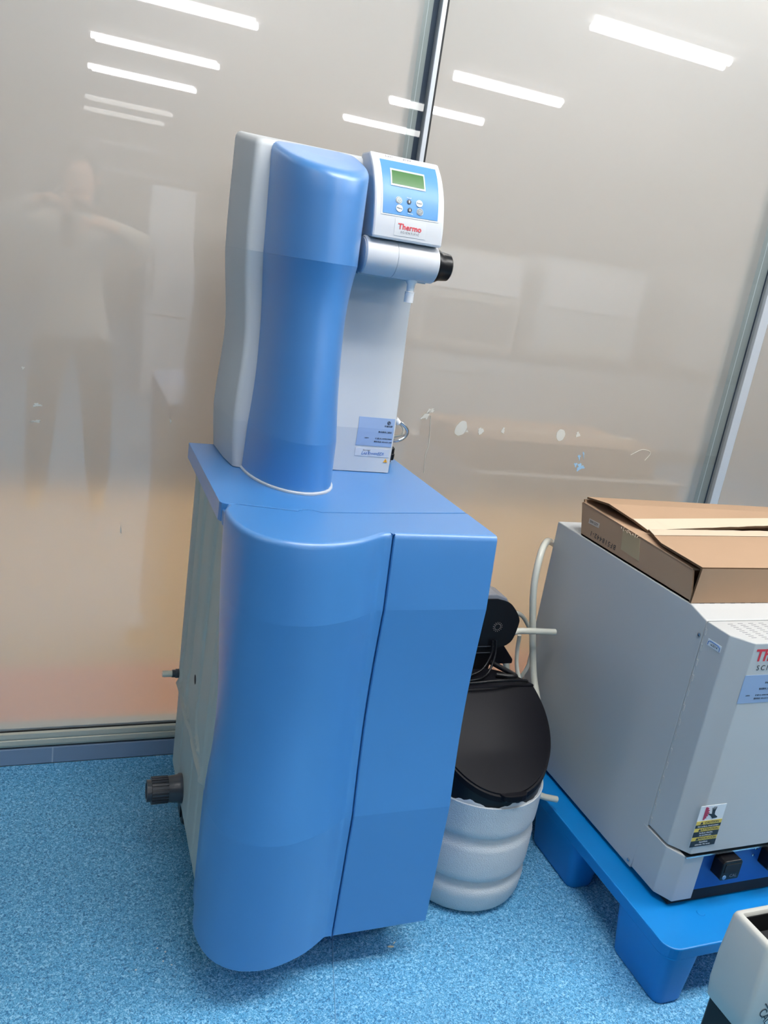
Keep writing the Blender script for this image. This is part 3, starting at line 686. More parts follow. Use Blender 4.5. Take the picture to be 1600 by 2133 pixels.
# ================================================================== BRINE TANK
BX, BYY, R = 0.985, -0.60, 0.16
BT = thing('brine_tank', (BX, BYY, 0), 'round white ribbed salt tank with black lid and valve, right of the blue cabinet', 'brine tank')
lathe('tank_body', [(0.02, 0.0), (0.130, 0.0), (0.142, 0.004), (0.151, 0.014), (0.1565, 0.03), (0.159, 0.055), (0.1595, 0.066), (0.156, 0.076), (0.146, 0.088), (0.1435, 0.096), (0.145, 0.1025), (0.1565, 0.104), (0.159, 0.109), (0.160, 0.120), (0.160, 0.185), (0.158, 0.194), (0.148, 0.209), (0.1455, 0.218), (0.1470, 0.2255), (0.157, 0.227), (0.1595, 0.234), (0.160, 0.245), (0.161, 0.308), (0.1615, 0.312), (0.1595, 0.3135), (0.157, 0.312), (0.155, 0.30)], (BX, BYY, 0), SALTW, BT, seg=72, angle=33, label='white textured tank body')
ZL = lambda y: 0.342 + 0.70 * (y + 0.76)
def lid_z(y):
    return min(ZL(y), 0.502)
# black collar: cylinder cut by the sloping lid line
bm = bmesh.new(); n = 72; lo, hi = [], []
for i in range(n):
    a = 2 * math.pi * i / n; x, y = BX + 0.1555 * math.cos(a), BYY + 0.1555 * math.sin(a)
    lo.append(bm.verts.new((x, y, 0.285))); hi.append(bm.verts.new((x, y, lid_z(y) - 0.004)))
for i in range(n): bm.faces.new((lo[i], lo[(i + 1) % n], hi[(i + 1) % n], hi[i]))
bm.faces.new(lo[::-1])
# close the top with a fan per strip
c1 = bm.verts.new((BX, BYY, lid_z(BYY) - 0.006))
for i in range(n): bm.faces.new((hi[i], hi[(i + 1) % n], c1))
from_bm('collar', bm, BLACK, BT, smooth=True, angle=50)
# lid: D-shaped sloping plate, slightly domed, with thickness and lip
def lid_mesh(r, zoff, dome, y_end, th):
    bm = bmesh.new(); rows = []
    ny_ = 26; nx_ = 20
    for j in range(ny_ + 1):
        t = j / ny_; y = lerp(BYY - r, y_end, t ** 1.5 if t < 1 else 1)
        w = math.sqrt(max(r * r - (y - BYY) ** 2, 0)) + 1e-5
        row = []
        for i in range(nx_ + 1):
            s = -1 + 2 * i / nx_; x = BX + w * s
            z = ZL(y) + zoff + dome * (1 - s * s) * min(1, (y - BYY + r) / 0.08) * (0.4 + 0.6 * math.sin(math.pi * min(1, (y - BYY + r) / (y_end - BYY + r))))
            row.append(bm.verts.new((x, y, z)))
        rows.append(row)
    for a, b in zip(rows, rows[1:]):
        for i in range(nx_): bm.faces.new((a[i], a[i + 1], b[i + 1], b[i]))
    g = bmesh.ops.extrude_face_region(bm, geom=bm.faces[:])
    bmesh.ops.translate(bm, verts=[q for q in g['geom'] if isinstance(q, bmesh.types.BMVert)], vec=(0, 0, -th))
    bmesh.ops.remove_doubles(bm, verts=bm.verts[:], dist=1e-5)
    return bm
from_bm('lid_rim', lid_mesh(0.1605, 0.002, 0.0, -0.535, 0.014), LIDM, BT, smooth=True, angle=50)
LD = from_bm('lid', lid_mesh(0.1565, 0.006, 0.010, -0.540, 0.012), LIDM, BT, smooth=True, angle=50, label='black sloping hinged lid')
prism('lid_tab', [(BX - 0.030, -0.752), (BX - 0.022, -0.766), (BX - 0.008, -0.770), (BX + 0.022, -0.770), (BX + 0.036, -0.766), (BX + 0.044, -0.752)], 2, 0.336, 0.352, LIDM, LD, bevel=0.002)
# rear platform with handle recess
plat = [(BX - 0.150, -0.545), (BX + 0.150, -0.545)] + [(BX + 0.158 * math.cos(a), BYY + 0.158 * math.sin(a)) for a in [math.radians(20 + 140 * i / 20) for i in range(21)]]
plat = [(BX - 0.148, -0.545), (BX + 0.148, -0.545)] + [(BX + 0.158 * math.cos(a), BYY + 0.158 * math.sin(a)) for a in [math.radians(22 + 136 * i / 20) for i in range(21)]]
prism('rear_deck', plat, 2, 0.44, 0.506, LIDM, BT, bevel=0.003)
tube('deck_handle', [(BX + 0.060, -0.50, 0.512), (BX + 0.094, -0.515, 0.514), (BX + 0.108, -0.505, 0.513), (BX + 0.060, -0.44, 0.522)], 0.007, BLACK, BT)
# rear hood sloping down to the right
prism('rear_hood', [(BX - 0.14, 0.50), (BX + 0.150, 0.50), (BX + 0.150, 0.512), (BX + 0.075, 0.60), (BX - 0.14, 0.60)], 1, -0.425, -0.37, LIDM, BT, bevel=0.003)
# control valve head
vp = [(BX - 0.125, 0.505), (BX + 0.060, 0.505), (BX + 0.072, 0.560), (BX + 0.100, 0.572), (BX + 0.116, 0.590), (BX + 0.124, 0.630), (BX + 0.122, 0.648), (BX + 0.106, 0.672), (BX + 0.084, 0.692), (BX + 0.050, 0.702), (BX - 0.125, 0.702)]
vs_ = [(p.x, p.y) for p in crom([(x, z, 0) for x, z in vp[1:-1]], 5)]
VH = prism('valve_head', [vp[0]] + vs_ + [vp[-1]], 1, -0.455, -0.40, BLACK, BT, bevel=0.0, label='black control valve head')
prism('valve_top', [(BX - 0.125, 0.696), (BX + 0.060, 0.696), (BX + 0.088, 0.686), (BX + 0.075, 0.704), (BX + 0.045, 0.714), (BX - 0.125, 0.714)], 1, -0.452, -0.385, mat('grey_valve_cover', srgb(120, 122, 128), 0.25), VH, bevel=0.003)
bm = bmesh.new()
for i in range(14):
    a = 2 * math.pi * i / 14
    for r_ in (0.0085, 0.0125):
        add_lathe(bm, [(0.0006, -0.4562), (0.0010, -0.4552)], (BX + 0.063 + r_ * math.cos(a + r_ * 30), 0, 0.625 + r_ * math.sin(a + r_ * 30)), 'y', 6)
from_bm('speaker_holes', bm, mat('pale_dots', srgb(170, 160, 156), 0.4), VH)
for z_ in (0.570, 0.552): box('valve_groove', (BX - 0.12, -0.4585, z_), (BX + 0.062, -0.4555, z_ + 0.0015), PVC, VH)
# black cables
tube('cable', [(BX - 0.15, -0.50, 0.515), (BX - 0.08, -0.55, 0.522), (BX + 0.02, -0.56, 0.530), (BX + 0.085, -0.55, 0.524), (BX + 0.128, -0.535, 0.512), (BX + 0.140, -0.52, 0.50)], 0.0038, BLACK, BT)
tube('cable', [(BX + 0.062, -0.462, 0.59), (BX + 0.060, -0.475, 0.555), (BX + 0.035, -0.50, 0.520), (BX - 0.01, -0.52, 0.512), (BX - 0.10, -0.52, 0.512)], 0.0028, BLACK, BT)
tube('cable', [(BX + 0.052, -0.462, 0.59), (BX + 0.050, -0.472, 0.555), (BX + 0.020, -0.49, 0.522), (BX - 0.03, -0.50, 0.512), (BX - 0.10, -0.50, 0.512)], 0.0028, BLACK, BT)
# crumpled liner showing above the rim
bm = bmesh.new(); n = 150; A, Bq, Cq = [], [], []
for i in range(n):
    a = 2 * math.pi * i / n
    h = -0.001 + 0.012 * abs(math.sin(a * 4 + 1)) * (0.6 + 0.4 * math.sin(a * 9 + 2)) + 0.002 * math.sin(a * 37)
    rr = 0.1563 + 0.0006 * math.sin(a * 23)
    A.append(bm.verts.new((BX + rr * math.cos(a), BYY + rr * math.sin(a), 0.303)))
    Bq.append(bm.verts.new((BX + (rr + 0.001) * math.cos(a), BYY + (rr + 0.001) * math.sin(a), 0.312 + h * 0.6)))
    Cq.append(bm.verts.new((BX + (rr - 0.001) * math.cos(a), BYY + (rr - 0.001) * math.sin(a), 0.312 + max(h, 0))))
for i in range(n):
    k_ = (i + 1) % n
    bm.faces.new((A[i], A[k_], Bq[k_], Bq[i])); bm.faces.new((Bq[i], Bq[k_], Cq[k_], Cq[i]))
from_bm('plastic_liner', bm, mat('crumpled_film', srgb(196, 202, 208), 0.3), BT, smooth=True, label='crumpled clear bag edge above the tank rim')
tube('overflow_spout', [(BX + 0.150, -0.575, 0.232), (1.19, -0.595, 0.205), (1.243, -0.60, 0.190)], 0.0085, HOSE, BT, seg=16, smooth=3)
# hoses: each its own thing
def hose(pts, r, lab, m=HOSE): return tag(tube('hose', pts, r, m, seg=12), lab, 'hose', 'hoses behind the salt tank')
hose([(1.42, -0.13, 0.72), (1.335, -0.19, 0.765), (1.270, -0.26, 0.785), (1.234, -0.30, 0.757), (1.222, -0.32, 0.68), (1.238, -0.33, 0.569), (1.262, -0.35, 0.428), (1.262, -0.40, 0.36), (1.24, -0.47, 0.30), (1.210, -0.54, 0.22), (1.195, -0.55, 0.10), (1.19, -0.50, 0.012)], 0.0098, 'thick milky hose arching up behind the grey oven')
hose([(1.115, -0.36, 0.55), (1.165, -0.365, 0.565), (1.20, -0.37, 0.568), (1.285, -0.375, 0.566)], 0.0088, 'short white hose lying level with an open end beside the grey oven')
hose([(1.09, -0.36, 0.50), (1.125, -0.33, 0.535), (1.150, -0.33, 0.500), (1.185, -0.33, 0.43), (1.20, -0.31, 0.33), (1.19, -0.29, 0.18), (1.16, -0.29, 0.012)], 0.0095, 'milky hose curving down out of the black valve head')
hose([(1.12, -0.27, 0.53), (1.165, -0.27, 0.570), (1.205, -0.27, 0.577), (1.245, -0.27, 0.560), (1.290, -0.27, 0.49), (1.298, -0.27, 0.41), (1.270, -0.26, 0.33), (1.225, -0.24, 0.20), (1.215, -0.20, 0.012)], 0.006, 'thin white hose looping over behind the thick one')
hose([(1.190, -0.35, 0.545), (1.193, -0.35, 0.50), (1.200, -0.355, 0.45), (1.215, -0.38, 0.38), (1.215, -0.40, 0.25), (1.205, -0.38, 0.012)], 0.0058, 'thin white hose hanging straight below the level hose')

# ================================================================== PALLET
PT = thing('pallet', (1.9, -0.75, 0), 'bright blue plastic pallet under the grey oven', 'pallet')
px0, px1, py0, py1, pz = 1.245, 2.45, -1.072, -0.12, 0.155
r_ = 0.035
deck = [(px0 + r_ - r_ * math.cos(a), py0 + r_ - r_ * math.sin(a)) for a in [math.pi / 2 * i / 6 for i in range(7)]]
deck += [(px1 - r_ + r_ * math.sin(a), py0 + r_ - r_ * math.cos(a)) for a in [math.pi / 2 * i / 6 for i in range(7)]]
deck += [(px1, py1), (px0, py1)]
prism('deck', deck, 2, 0.125, pz, PALLET, PT, bevel=0.003)
def foot(x0, x1, y0, y1):
    bm = bmesh.new(); t = 0.030; b_ = 0.022
    def rr(x0, x1, y0, y1, r, z):
        pts = []
        for cx, cy, a0 in ((x1 - r, y1 - r, 0), (x0 + r, y1 - r, 90), (x0 + r, y0 + r, 180), (x1 - r, y0 + r, 270)):
            for k_ in range(5):
                a = math.radians(a0 + 90 * k_ / 4); pts.append((cx + r * math.cos(a), cy + r * math.sin(a), z))
        return pts
    rings = [rr(x0 + 0.012, x1 - 0.022, y0 + 0.006, y1 - 0.022, 0.02, 0.0), rr(x0 + 0.008, x1 - 0.018, y0 + 0.002, y1 - 0.018, 0.024, 0.008), rr(x0 + 0.0, x1, y0, y1, 0.03, 0.127)]
    return loft('foot', [rings], PALLET, PT)
for fx0, fx1 in ((px0, px0 + 0.105), (1.75, 1.9), (2.34, px1)):
    for fy0, fy1 in ((py0, py0 + 0.19), (-0.72, -0.50), (-0.32, py1)):
        foot(fx0, fx1, fy0, fy1)
lathe('deck_bolt', [(0.010, 0.155), (0.009, 0.1565), (0.004, 0.157)], (1.40, -0.99, 0), PALLET, PT, seg=16)

# ================================================================== OVEN
OV = thing('laboratory_oven', (1.75, -0.6, 0.155), 'grey laboratory oven with blue control strip on the blue pallet', 'oven')
ox0, ox1 = 1.31, 2.15
prism('cabinet', [(-0.24, 0.165), (-0.838, 0.165), (-0.855, 0.29), (-0.855, 0.831), (-0.80, 0.845), (-0.24, 0.845)], 0, ox0, ox1, OVENM, OV, bevel=0.0025)
dz0, dz1 = 0.304, 0.831
door = prism('door', [(ox0, -0.858), (ox0, -0.925), (1.343, -0.965), (ox1 - 0.033, -0.965), (ox1, -0.925), (ox1, -0.858)], 2, dz0, dz1, OVENM, OV, bevel=0.0022, label='door with chamfered edges and vent slots')
box('door_gap', (ox0 + 0.004, -0.860, 0.30), (ox1 - 0.004, -0.8535, 0.829), DARK, OV)
b0 = prism('base_housing', [(ox0 - 0.0006, -0.842), (ox0 - 0.0006, -0.925), (1.333, -0.962), (1.390, -0.962), (1.390, -0.92), (1.40, -0.842)], 2, 0.172, 0.298, OVENM, OV, bevel=0.002)
box('base_lip', (1.333, -0.966, 0.2945), (ox1 - 0.03, -0.93, 0.2985), STEEL, OV)
box('control_strip', (1.388, -0.955, 0.190), (2.08, -0.90, 0.2945), OVENB, OV, label='dark blue control strip')
box('base_void', (1.33, -0.955, 0.160), (2.08, -0.85, 0.19), DARK, OV)
for x in (1.34, 2.1):
    for y in (-0.30, -0.80): lathe('rubber_foot', [(0.014, 0.1555), (0.016, 0.16), (0.014, 0.167)], (x, y, 0), BLACK, OV, seg=14)
# control modules
def module(x0, x1, z0, z1, brand=True):
    c = 0.006
    o = prism('controller', [(x0 + c, z0), (x1 - c * 0.2, z0), (x1, z0 + c), (x1, z1 - c), (x1 - c, z1), (x0 + c, z1), (x0, z1 - c), (x0, z0 + c)], 1, -0.985, -0.953, BLACK, OV, bevel=0.002, label='black temperature controller')
    box('controller_window', (x0 + 0.008, -0.9865, z0 + 0.022), (x1 - 0.006, -0.9848, z1 - 0.008), DARK, o)
    if brand:
        lathe('round_key', [(0.0055, -0.9855), (0.0055, -0.9868), (0.004, -0.9872)], (x0 + 0.012, 0, z0 + 0.010), mat('pale_key', srgb(120, 160, 200), 0.4), o, 'y', 16)
        text('lettering', 'CAL', (x0 + 0.038, -0.9862, z0 + 0.012), 0.012, GREYI, o)
module(1.430, 1.488, 0.234, 0.287)
module(1.572, 1.640, 0.240, 0.292, False)
for x, z in ((1.5535, 0.284), (1.550, 0.266)): lathe('screw', [(0.003, -0.955), (0.003, -0.957), (0.0015, -0.9575)], (x, 0, z), STEEL, OV, 'y', 10)
# hinge knuckles
for i in range(14):
    z = 0.815 - i * 0.0375
    box('hinge_knuckle', (ox0 - 0.0020, -0.8635, z - 0.015), (ox0 + 0.001, -0.8600, z), OVENM, OV)
tube('hinge_pin', [(ox0, -0.8585, 0.305), (ox0, -0.8585, 0.828)], 0.0012, OVENM, OV, smooth=1, seg=8)
lathe('screw', [(0.0045, ox0), (0.0042, ox0 - 0.002), (0.002, ox0 - 0.0032)], (0, -0.846, 0.793), STEEL, OV, 'x', 14)
lathe('screw', [(0.0045, ox0), (0.0042, ox0 - 0.002), (0.002, ox0 - 0.0032)], (0, -0.828, 0.180), STEEL, OV, 'x', 14)
# vent slots on the door top (dark inlays, recessed look)
for c in range(9):
    for r in range(9 if c == 0 else 10):
        x = 1.352 + c * 0.030 + (0.0005 * r); y = -0.874 - r * 0.0082 - (0.0 if c == 0 else -0.002)
        box('vent_slot', (x, y - 0.0008, 0.8306), (x + 0.0135, y + 0.0008, 0.8313), GREYI, door)
for c in range(6): box('top_slot', (1.336 + c * 0.03, -0.7985, 0.8445), (1.349 + c * 0.03, -0.7965, 0.8453), GREYI, OV)
# lettering on the door
yd = -0.9655
text('lettering', 'Thermo', (1.352, yd, 0.8020), 0.0385, RED, door, align='LEFT', bold=0.0009)
text('lettering', 'SCIENTIFIC', (1.3655, yd, 0.7735), 0.0165, INK, door, align='LEFT', spacing=1.5)
box('service_label', (1.341, -0.9657, 0.690), (1.430, -0.9650, 0.757), LABELB, door)
text('lettering', '乐诚仪器', (1.412, yd - 0.0007, 0.738), 0.0052, INK, door); text('lettering', '售后服务二维码', (1.407, yd - 0.0007, 0.7235), 0.0049, INK, door)
text('lettering', 'LABWA', (1.364, yd - 0.0007, 0.7085), 0.0034, INK, door)
text('lettering', '仪 器 SN. A0900190812', (1.406, yd - 0.0007, 0.7085), 0.0043, INK, door); text('lettering', '服务电话: 400-6251-495', (1.406, yd - 0.0007, 0.7005), 0.0045, INK, door)
# caution label
cl = box('caution_label', (1.331, -0.9658, 0.325), (1.4035, -0.9650, 0.434), WHITEP, door, label='white, yellow and black caution label')
yc = -0.9660
def strip(z0, z1, m): box('label_strip', (1.3312, yc - 0.0002, z0), (1.4033, yc + 0.0003, z1), m, cl)
H = 0.109
for a, b_, m_ in ((0.365, 0.455, YEL), (0.455, 0.535, INK), (0.535, 0.625, YEL), (0.625, 0.755, INK), (0.755, 0.845, YEL), (0.845, 0.995, INK)):
    strip(0.434 - H * b_, 0.434 - H * a, m_)
ct = lambda s, x, f, sz, m_: text('lettering', s, (x, yc - 0.0006, 0.434 - H * f), sz, m_, cl)
for s, f in (('CAUTION', 0.41), ('ATTENTION', 0.58), ('PRECAUCIÓN', 0.80)):
    ct(s, 1.375, f, 0.0088 if len(s) < 10 else 0.0082, INK)
    zt = 0.434 - H * f; bm = bmesh.new(); add_prism(bm, [(1.3425, zt - 0.0035), (1.3505, zt - 0.0035), (1.3465, zt + 0.0038)], 1, yc - 0.0006, yc); from_bm('warning_triangle', bm, INK, cl)
ct('Hot surfaces. Avoid contact', 1.367, 0.495, 0.0052, WHITEI); ct('Surfaces chaudes.', 1.367, 0.66, 0.0056, WHITEI); ct('ne touchez pas.', 1.367, 0.715, 0.0056, WHITEI)
ct('Superficies', 1.367, 0.885, 0.0056, WHITEI); ct('calientes. No tocar.', 1.367, 0.945, 0.0056, WHITEI)
# pictogram: hot wall and hand
bm = bmesh.new(); add_prism(bm, [(1.3455, 0.3975), (1.3505, 0.3975), (1.3505, 0.4305), (1.3455, 0.4305)], 1, yc - 0.0005, yc)
add_prism(bm, [(1.3505, 0.400), (1.355, 0.402), (1.353, 0.405), (1.358, 0.408), (1.3545, 0.411), (1.3605, 0.4155), (1.355, 0.418), (1.359, 0.422), (1.3535, 0.4235), (1.355, 0.4275), (1.3505, 0.430)], 1, yc - 0.0005, yc)
from_bm('heat_mark', bm, REDP, cl)
bm = bmesh.new()
add_prism(bm, [(1.3575, 0.4105), (1.3655, 0.4065), (1.3725, 0.3985), (1.3845, 0.3995), (1.3865, 0.4015), (1.3760, 0.4095), (1.3750, 0.4170), (1.3770, 0.4290), (1.3755, 0.4295), (1.3728, 0.4205), (1.3715, 0.4300), (1.3700, 0.4300), (1.3695, 0.4205), (1.3665, 0.4280), (1.3650, 0.4275), (1.3670, 0.4165), (1.3680, 0.4110), (1.3590, 0.4125)], 1, yc - 0.0005, yc)
from_bm('hand_mark', bm, INK, cl)
# side label with blue arc
sl = box('number_label', (ox0 - 0.0008, -0.914, 0.7835), (ox0, -0.874, 0.7985), WHITEP, OV, label='small white label with a blue outline')
tube('blue_outline', [(ox0 - 0.001, -0.8765, 0.785), (ox0 - 0.001, -0.8765, 0.7925), (ox0 - 0.001, -0.882, 0.7955), (ox0 - 0.001, -0.905, 0.7955), (ox0 - 0.001, -0.911, 0.7925), (ox0 - 0.001, -0.911, 0.785)], 0.0008, BLUEI, sl, smooth=1, seg=6)
text('handwriting', 'w2014', (ox0 - 0.0013, -0.894, 0.789), 0.0075, INK, sl, X=(0, -1, 0), Y=(0, 0, 1), shear=0.2)

# ================================================================== CARDBOARD BOX
CB = thing('cardboard_box', (1.7, -0.55, 0.846), 'flat brown cardboard box with torn tape on top of the grey oven', 'cardboard box')
cx0, cx1, cz0 = 1.312, 2.10, 0.8462
th = 0.005
def quadplate(name, p, nrm, m, parent, t=0.005, edge=True, **k):
    """flat or bent sheet given as outline of 3-D points (list), thickened along nrm; cut edges get the edge material"""
    bm = bmesh.new(); A = [bm.verts.new(q) for q in p]; Bv = [bm.verts.new(Vector(q) + Vector(nrm) * t) for q in p]
    f1 = bm.faces.new(A); f2 = bm.faces.new(Bv[::-1])
    n = len(p); sides = [bm.faces.new((A[i], Bv[i], Bv[(i + 1) % n], A[(i + 1) % n])) for i in range(n)]
    if edge:
        for s in sides: s.material_index = 1
    o = from_bm(name, bm, [m, CARDE], parent, **k)
    return o
box('bottom', (cx0, -0.79, cz0), (cx1, -0.355, cz0 + 0.004), CARD, CB)
quadplate('end_wall', [(cx0, -0.353, cz0), (cx0, -0.326, 0.930), (cx0, -0.776, 0.9165), (cx0, -0.794, cz0)], (1, 0, 0), CARD, CB, edge=False)
quadplate('end_flap', [(cx0, -0.330, 0.9285), (cx0 + 0.11, -0.337, 0.9195), (cx0 + 0.11, -0.775, 0.9135), (cx0, -0.775, 0.9155)], (0, 0, 1), CARD, CB, t=0.004, edge=False)
box('far_end_wall', (cx1 - th, -0.79, cz0), (cx1, -0.335, 0.92), CARD, CB)
quadplate('back_wall', [(cx0 + 0.006, -0.352, cz0), (cx0 + 0.006, -0.328, 0.938), (cx1, -0.328, 0.936), (cx1, -0.352, cz0)], (0, 1, 0), CARD, CB)
quadplate('front_wall', [(cx0 - 0.001, -0.797, cz0), (cx0 - 0.004, -0.806, 0.932), (cx1, -0.806, 0.936), (cx1, -0.797, cz0)], (0, 1, 0), CARD, CB)
# rear flap: rises from the back wall and then sags to the middle slit
rearL = [(cx0 + 0.010, -0.330, 0.947), (cx0 + 0.006, -0.43, 0.960), (cx0 + 0.030, -0.505, 0.944), (cx0 + 0.050, -0.545, 0.929)]
rearR = [(cx1, -0.334, 0.945), (cx1, -0.42, 0.955), (cx1, -0.455, 0.9565), (cx1, -0.503, 0.958)]
def sheet(name, L_, R_, m, parent, nx=24, t=0.005, wav=0.0, **k):
    bm = bmesh.new(); G = []
    for j, (a, b) in enumerate(zip(L_, R_)):
        row = []
        for i in range(nx + 1):
            s = i / nx; p = Vector(a).lerp(Vector(b), s ** 1.0)
            if wav and j == len(L_) - 1: p += Vector((0, wav * math.sin(i * 1.7) * 0.6 + wav * 0.5 * math.sin(i * 4.1), wav * 0.5 * math.sin(i * 2.3)))
            row.append(bm.verts.new(p))
        G.append(row)
    for a, b in zip(G, G[1:]):
        for i in range(nx): bm.faces.new((a[i], a[i + 1], b[i + 1], b[i]))
    g = bmesh.ops.extrude_face_region(bm, geom=bm.faces[:])
    bmesh.ops.translate(bm, verts=[q for q in g['geom'] if isinstance(q, bmesh.types.BMVert)], vec=(0, 0, -t))
    bm.normal_update()
    for f in bm.faces:
        if abs(f.normal.z) < 0.5: f.material_index = 1
    return from_bm(name, bm, [m, CARDE], parent, **k)
sheet('rear_flap', rearL, rearR, CARD, CB, wav=0.001)
frontL = [(cx0 + 0.045, -0.553, 0.934), (cx0 + 0.024, -0.602, 0.9352), (cx0 + 0.002, -0.655, 0.936), (cx0 - 0.003, -0.804, 0.9345)]
frontR = [(cx1, -0.535, 0.940), (cx1, -0.577, 0.940), (cx1, -0.655, 0.940), (cx1, -0.804, 0.938)]
sheet('front_flap', frontL[::-1], frontR[::-1], CARD, CB, wav=0.0012)
tp = lambda p, dz=0.0008: (p[0], p[1], p[2] + dz)
sheet('torn_tape', [tp(p, 0.0013) for p in rearL[2:]], [tp(p, 0.0013) for p in rearR[2:]], TAPE, CB, wav=0.001, t=0.0008)
sheet('torn_tape', [tp(frontL[1], 0.0013), tp(frontL[0], 0.0013)], [tp(frontR[1], 0.0013), tp(frontR[0], 0.0013)], TAPE, CB, wav=0.0012, t=0.0008)
quadplate('parcel_tape', [(cx0 - 0.0006, -0.515, 0.9195), (cx0 - 0.0006, -0.585, 0.919), (cx0 - 0.0006, -0.600, 0.867), (cx0 - 0.0006, -0.525, 0.870)], (1, 0, 0), TAPE2, CB, t=0.0006, edge=False)
quadplate('paper_label', [(cx0 - 0.0006, -0.374, 0.900), (cx0 - 0.0006, -0.420, 0.902), (cx0 - 0.0006, -0.420, 0.889), (cx0 - 0.0006, -0.374, 0.887)], (1, 0, 0), mat('kraft_white_label', srgb(205, 190, 175), 0.7), CB, t=0.0006, edge=False)
text('lettering', 'SW1577', (cx0 - 0.0012, -0.397, 0.8945), 0.0105, INK, CB, X=(0, -1, 0), Y=(0, 0, 1))
text('handwriting', 'BF518442-1', (cx0 - 0.0008, -0.448, 0.866), 0.0185, INK, CB, X=(0, 1, 0), Y=(0, 0, -1), spacing=1.3)
for i in range(9):
    y = -0.51 - i * 0.008; tube('tape_fibre', [(cx0 + 0.004, y, 0.9215), (cx0 - 0.003, y - 0.003 * math.sin(i), 0.924 + 0.002 * math.sin(i * 2)), (cx0 - 0.006, y - 0.006, 0.920 + 0.002 * math.cos(i * 3))], 0.0005, TAPE, CB, seg=4)

# ================================================================== INSTRUMENT at lower right
IN = thing('bench_instrument', (1.27, -1.31, 0), 'beige instrument housing with open dark top, bottom right corner of the photo', 'instrument')
ix0, ix1, iy0, iy1 = 1.150, 1.42, -1.336, -1.249
def irect(z, g, gf=0):
    r = 0.008; pts = []
    x0_, x1_, y0_, y1_ = ix0 - g, ix1 + g, iy0 - g - gf, iy1 + g
    for cx_, cy_, a0 in ((x1_ - r, y1_ - r, 0), (x0_ + r, y1_ - r, 90), (x0_ + r, y0_ + r, 180), (x1_ - r, y0_ + r, 270)):
        for k_ in range(5):
            a = math.radians(a0 + 90 * k_ / 4); pts.append((cx_ + r * math.cos(a), cy_ + r * math.sin(a), z))
    return pts
def inner(z, w_=0.014):
    r = 0.003; pts = []
    x0_, x1_, y0_, y1_ = ix0 + w_, ix1 - w_, iy0 + w_, iy1 - w_
    for cx_, cy_, a0 in ((x1_ - r, y1_ - r, 0), (x0_ + r, y1_ - r, 90), (x0_ + r, y0_ + r, 180), (x1_ - r, y0_ + r, 270)):
        for k_ in range(5):
            a = math.radians(a0 + 90 * k_ / 4); pts.append((cx_ + r * math.cos(a), cy_ + r * math.sin(a), z))
    return pts
loft('housing', [[irect(0.256, -0.004), irect(0.262, 0.0), irect(0.30, 0.003, 0.004), irect(0.36, 0.003, 0.002), irect(0.440, 0), irect(0.4475, -0.002), irect(0.4500, -0.005), inner(0.4500, 0.012), inner(0.446, 0.014), inner(0.40, 0.014)]], DEVM, IN, angle=50)
box('cavity_floor', (ix0 + 0.012, iy0 + 0.012, 0.40), (ix1 - 0.012, iy1 - 0.012, 0.404), DARK, IN)
box('cavity_lining', (ix0 + 0.0142, iy1 - 0.0165, 0.402), (ix1 - 0.0142, iy1 - 0.0145, 0.443), BLACK, IN)
box('pedestal', (ix0 + 0.006, iy0 + 0.004, 0.0), (ix1 - 0.006, iy1 - 0.006, 0.257), BLACK, IN, bevel=0.004)
text('lettering', 'CAL', (1.190, iy0 - 0.0075, 0.296), 0.024, INK, IN, X=(0.62, 0, -0.78), Y=(0.78, 0, 0.62))
tube('printed_line', [(1.181, iy0 - 0.0075, 0.327), (1.228, iy0 - 0.0075, 0.270)], 0.0012, INK, IN, smooth=1, seg=6)

# ================================================================== FLOOR LITTER
def speck(x, y, r, lab, m=NOZZLE):
    bm = bmesh.new(); bmesh.ops.create_icosphere(bm, subdivisions=1, radius=r)
    for v in bm.verts: v.co = Vector((v.co.x * random.uniform(0.7, 1.3), v.co.y * random.uniform(0.7, 1.3), v.co.z * 0.6)) + Vector((x, y, r * 0.6))
    o = from_bm('crumb', bm, m, None, smooth=True); tag(o, lab, 'crumb', 'white crumbs beside the blue cabinet')
for (x, y), lab in zip([(0.233, -0.735), (0.240, -0.712), (0.249, -0.748), (0.177, -0.746), (0.2245, -0.6985)], ['white crumb on blue floor nearest the rounded cabinet front', 'white crumb between two others left of the cabinet front', 'white crumb just in front of the rounded blue cover', 'white crumb on blue floor farthest out from the cabinet', 'white crumb on the floor under the ribbed reservoir']):
    speck(x, y, 0.0022, lab)
bm = bmesh.new(); add_lathe(bm, [(0.0002, -0.008), (0.0022, -0.005), (0.0030, 0), (0.0022, 0.005), (0.0002, 0.008)], (0, 0, 0), 'x', 10)
for v in bm.verts: v.co = Vector((v.co.x, v.co.y, v.co.z * 0.5)); v.co.rotate(Matrix.Rotation(-0.2, 3, 'Z')); v.co += Vector((0.727, -0.797, 0.0015))
husk = mat('straw_coloured', srgb(228, 214, 184), 0.7)
tag(from_bm('seed_husk', bm, husk, None, smooth=True), 'pale seed husk on the blue floor in front of the cabinet', 'seed husk')
bm = bmesh.new(); add_lathe(bm, [(0.0002, -0.005), (0.0012, 0), (0.0002, 0.005)], (0, 0, 0), 'x', 8)
for v in bm.verts: v.co.rotate(Matrix.Rotation(0.5, 3, 'Z')); v.co += Vector((0.739, -0.788, 0.0015))
tag(from_bm('seed_husk', bm, husk, None, smooth=True), 'thin straw sliver just behind the seed husk', 'seed husk')

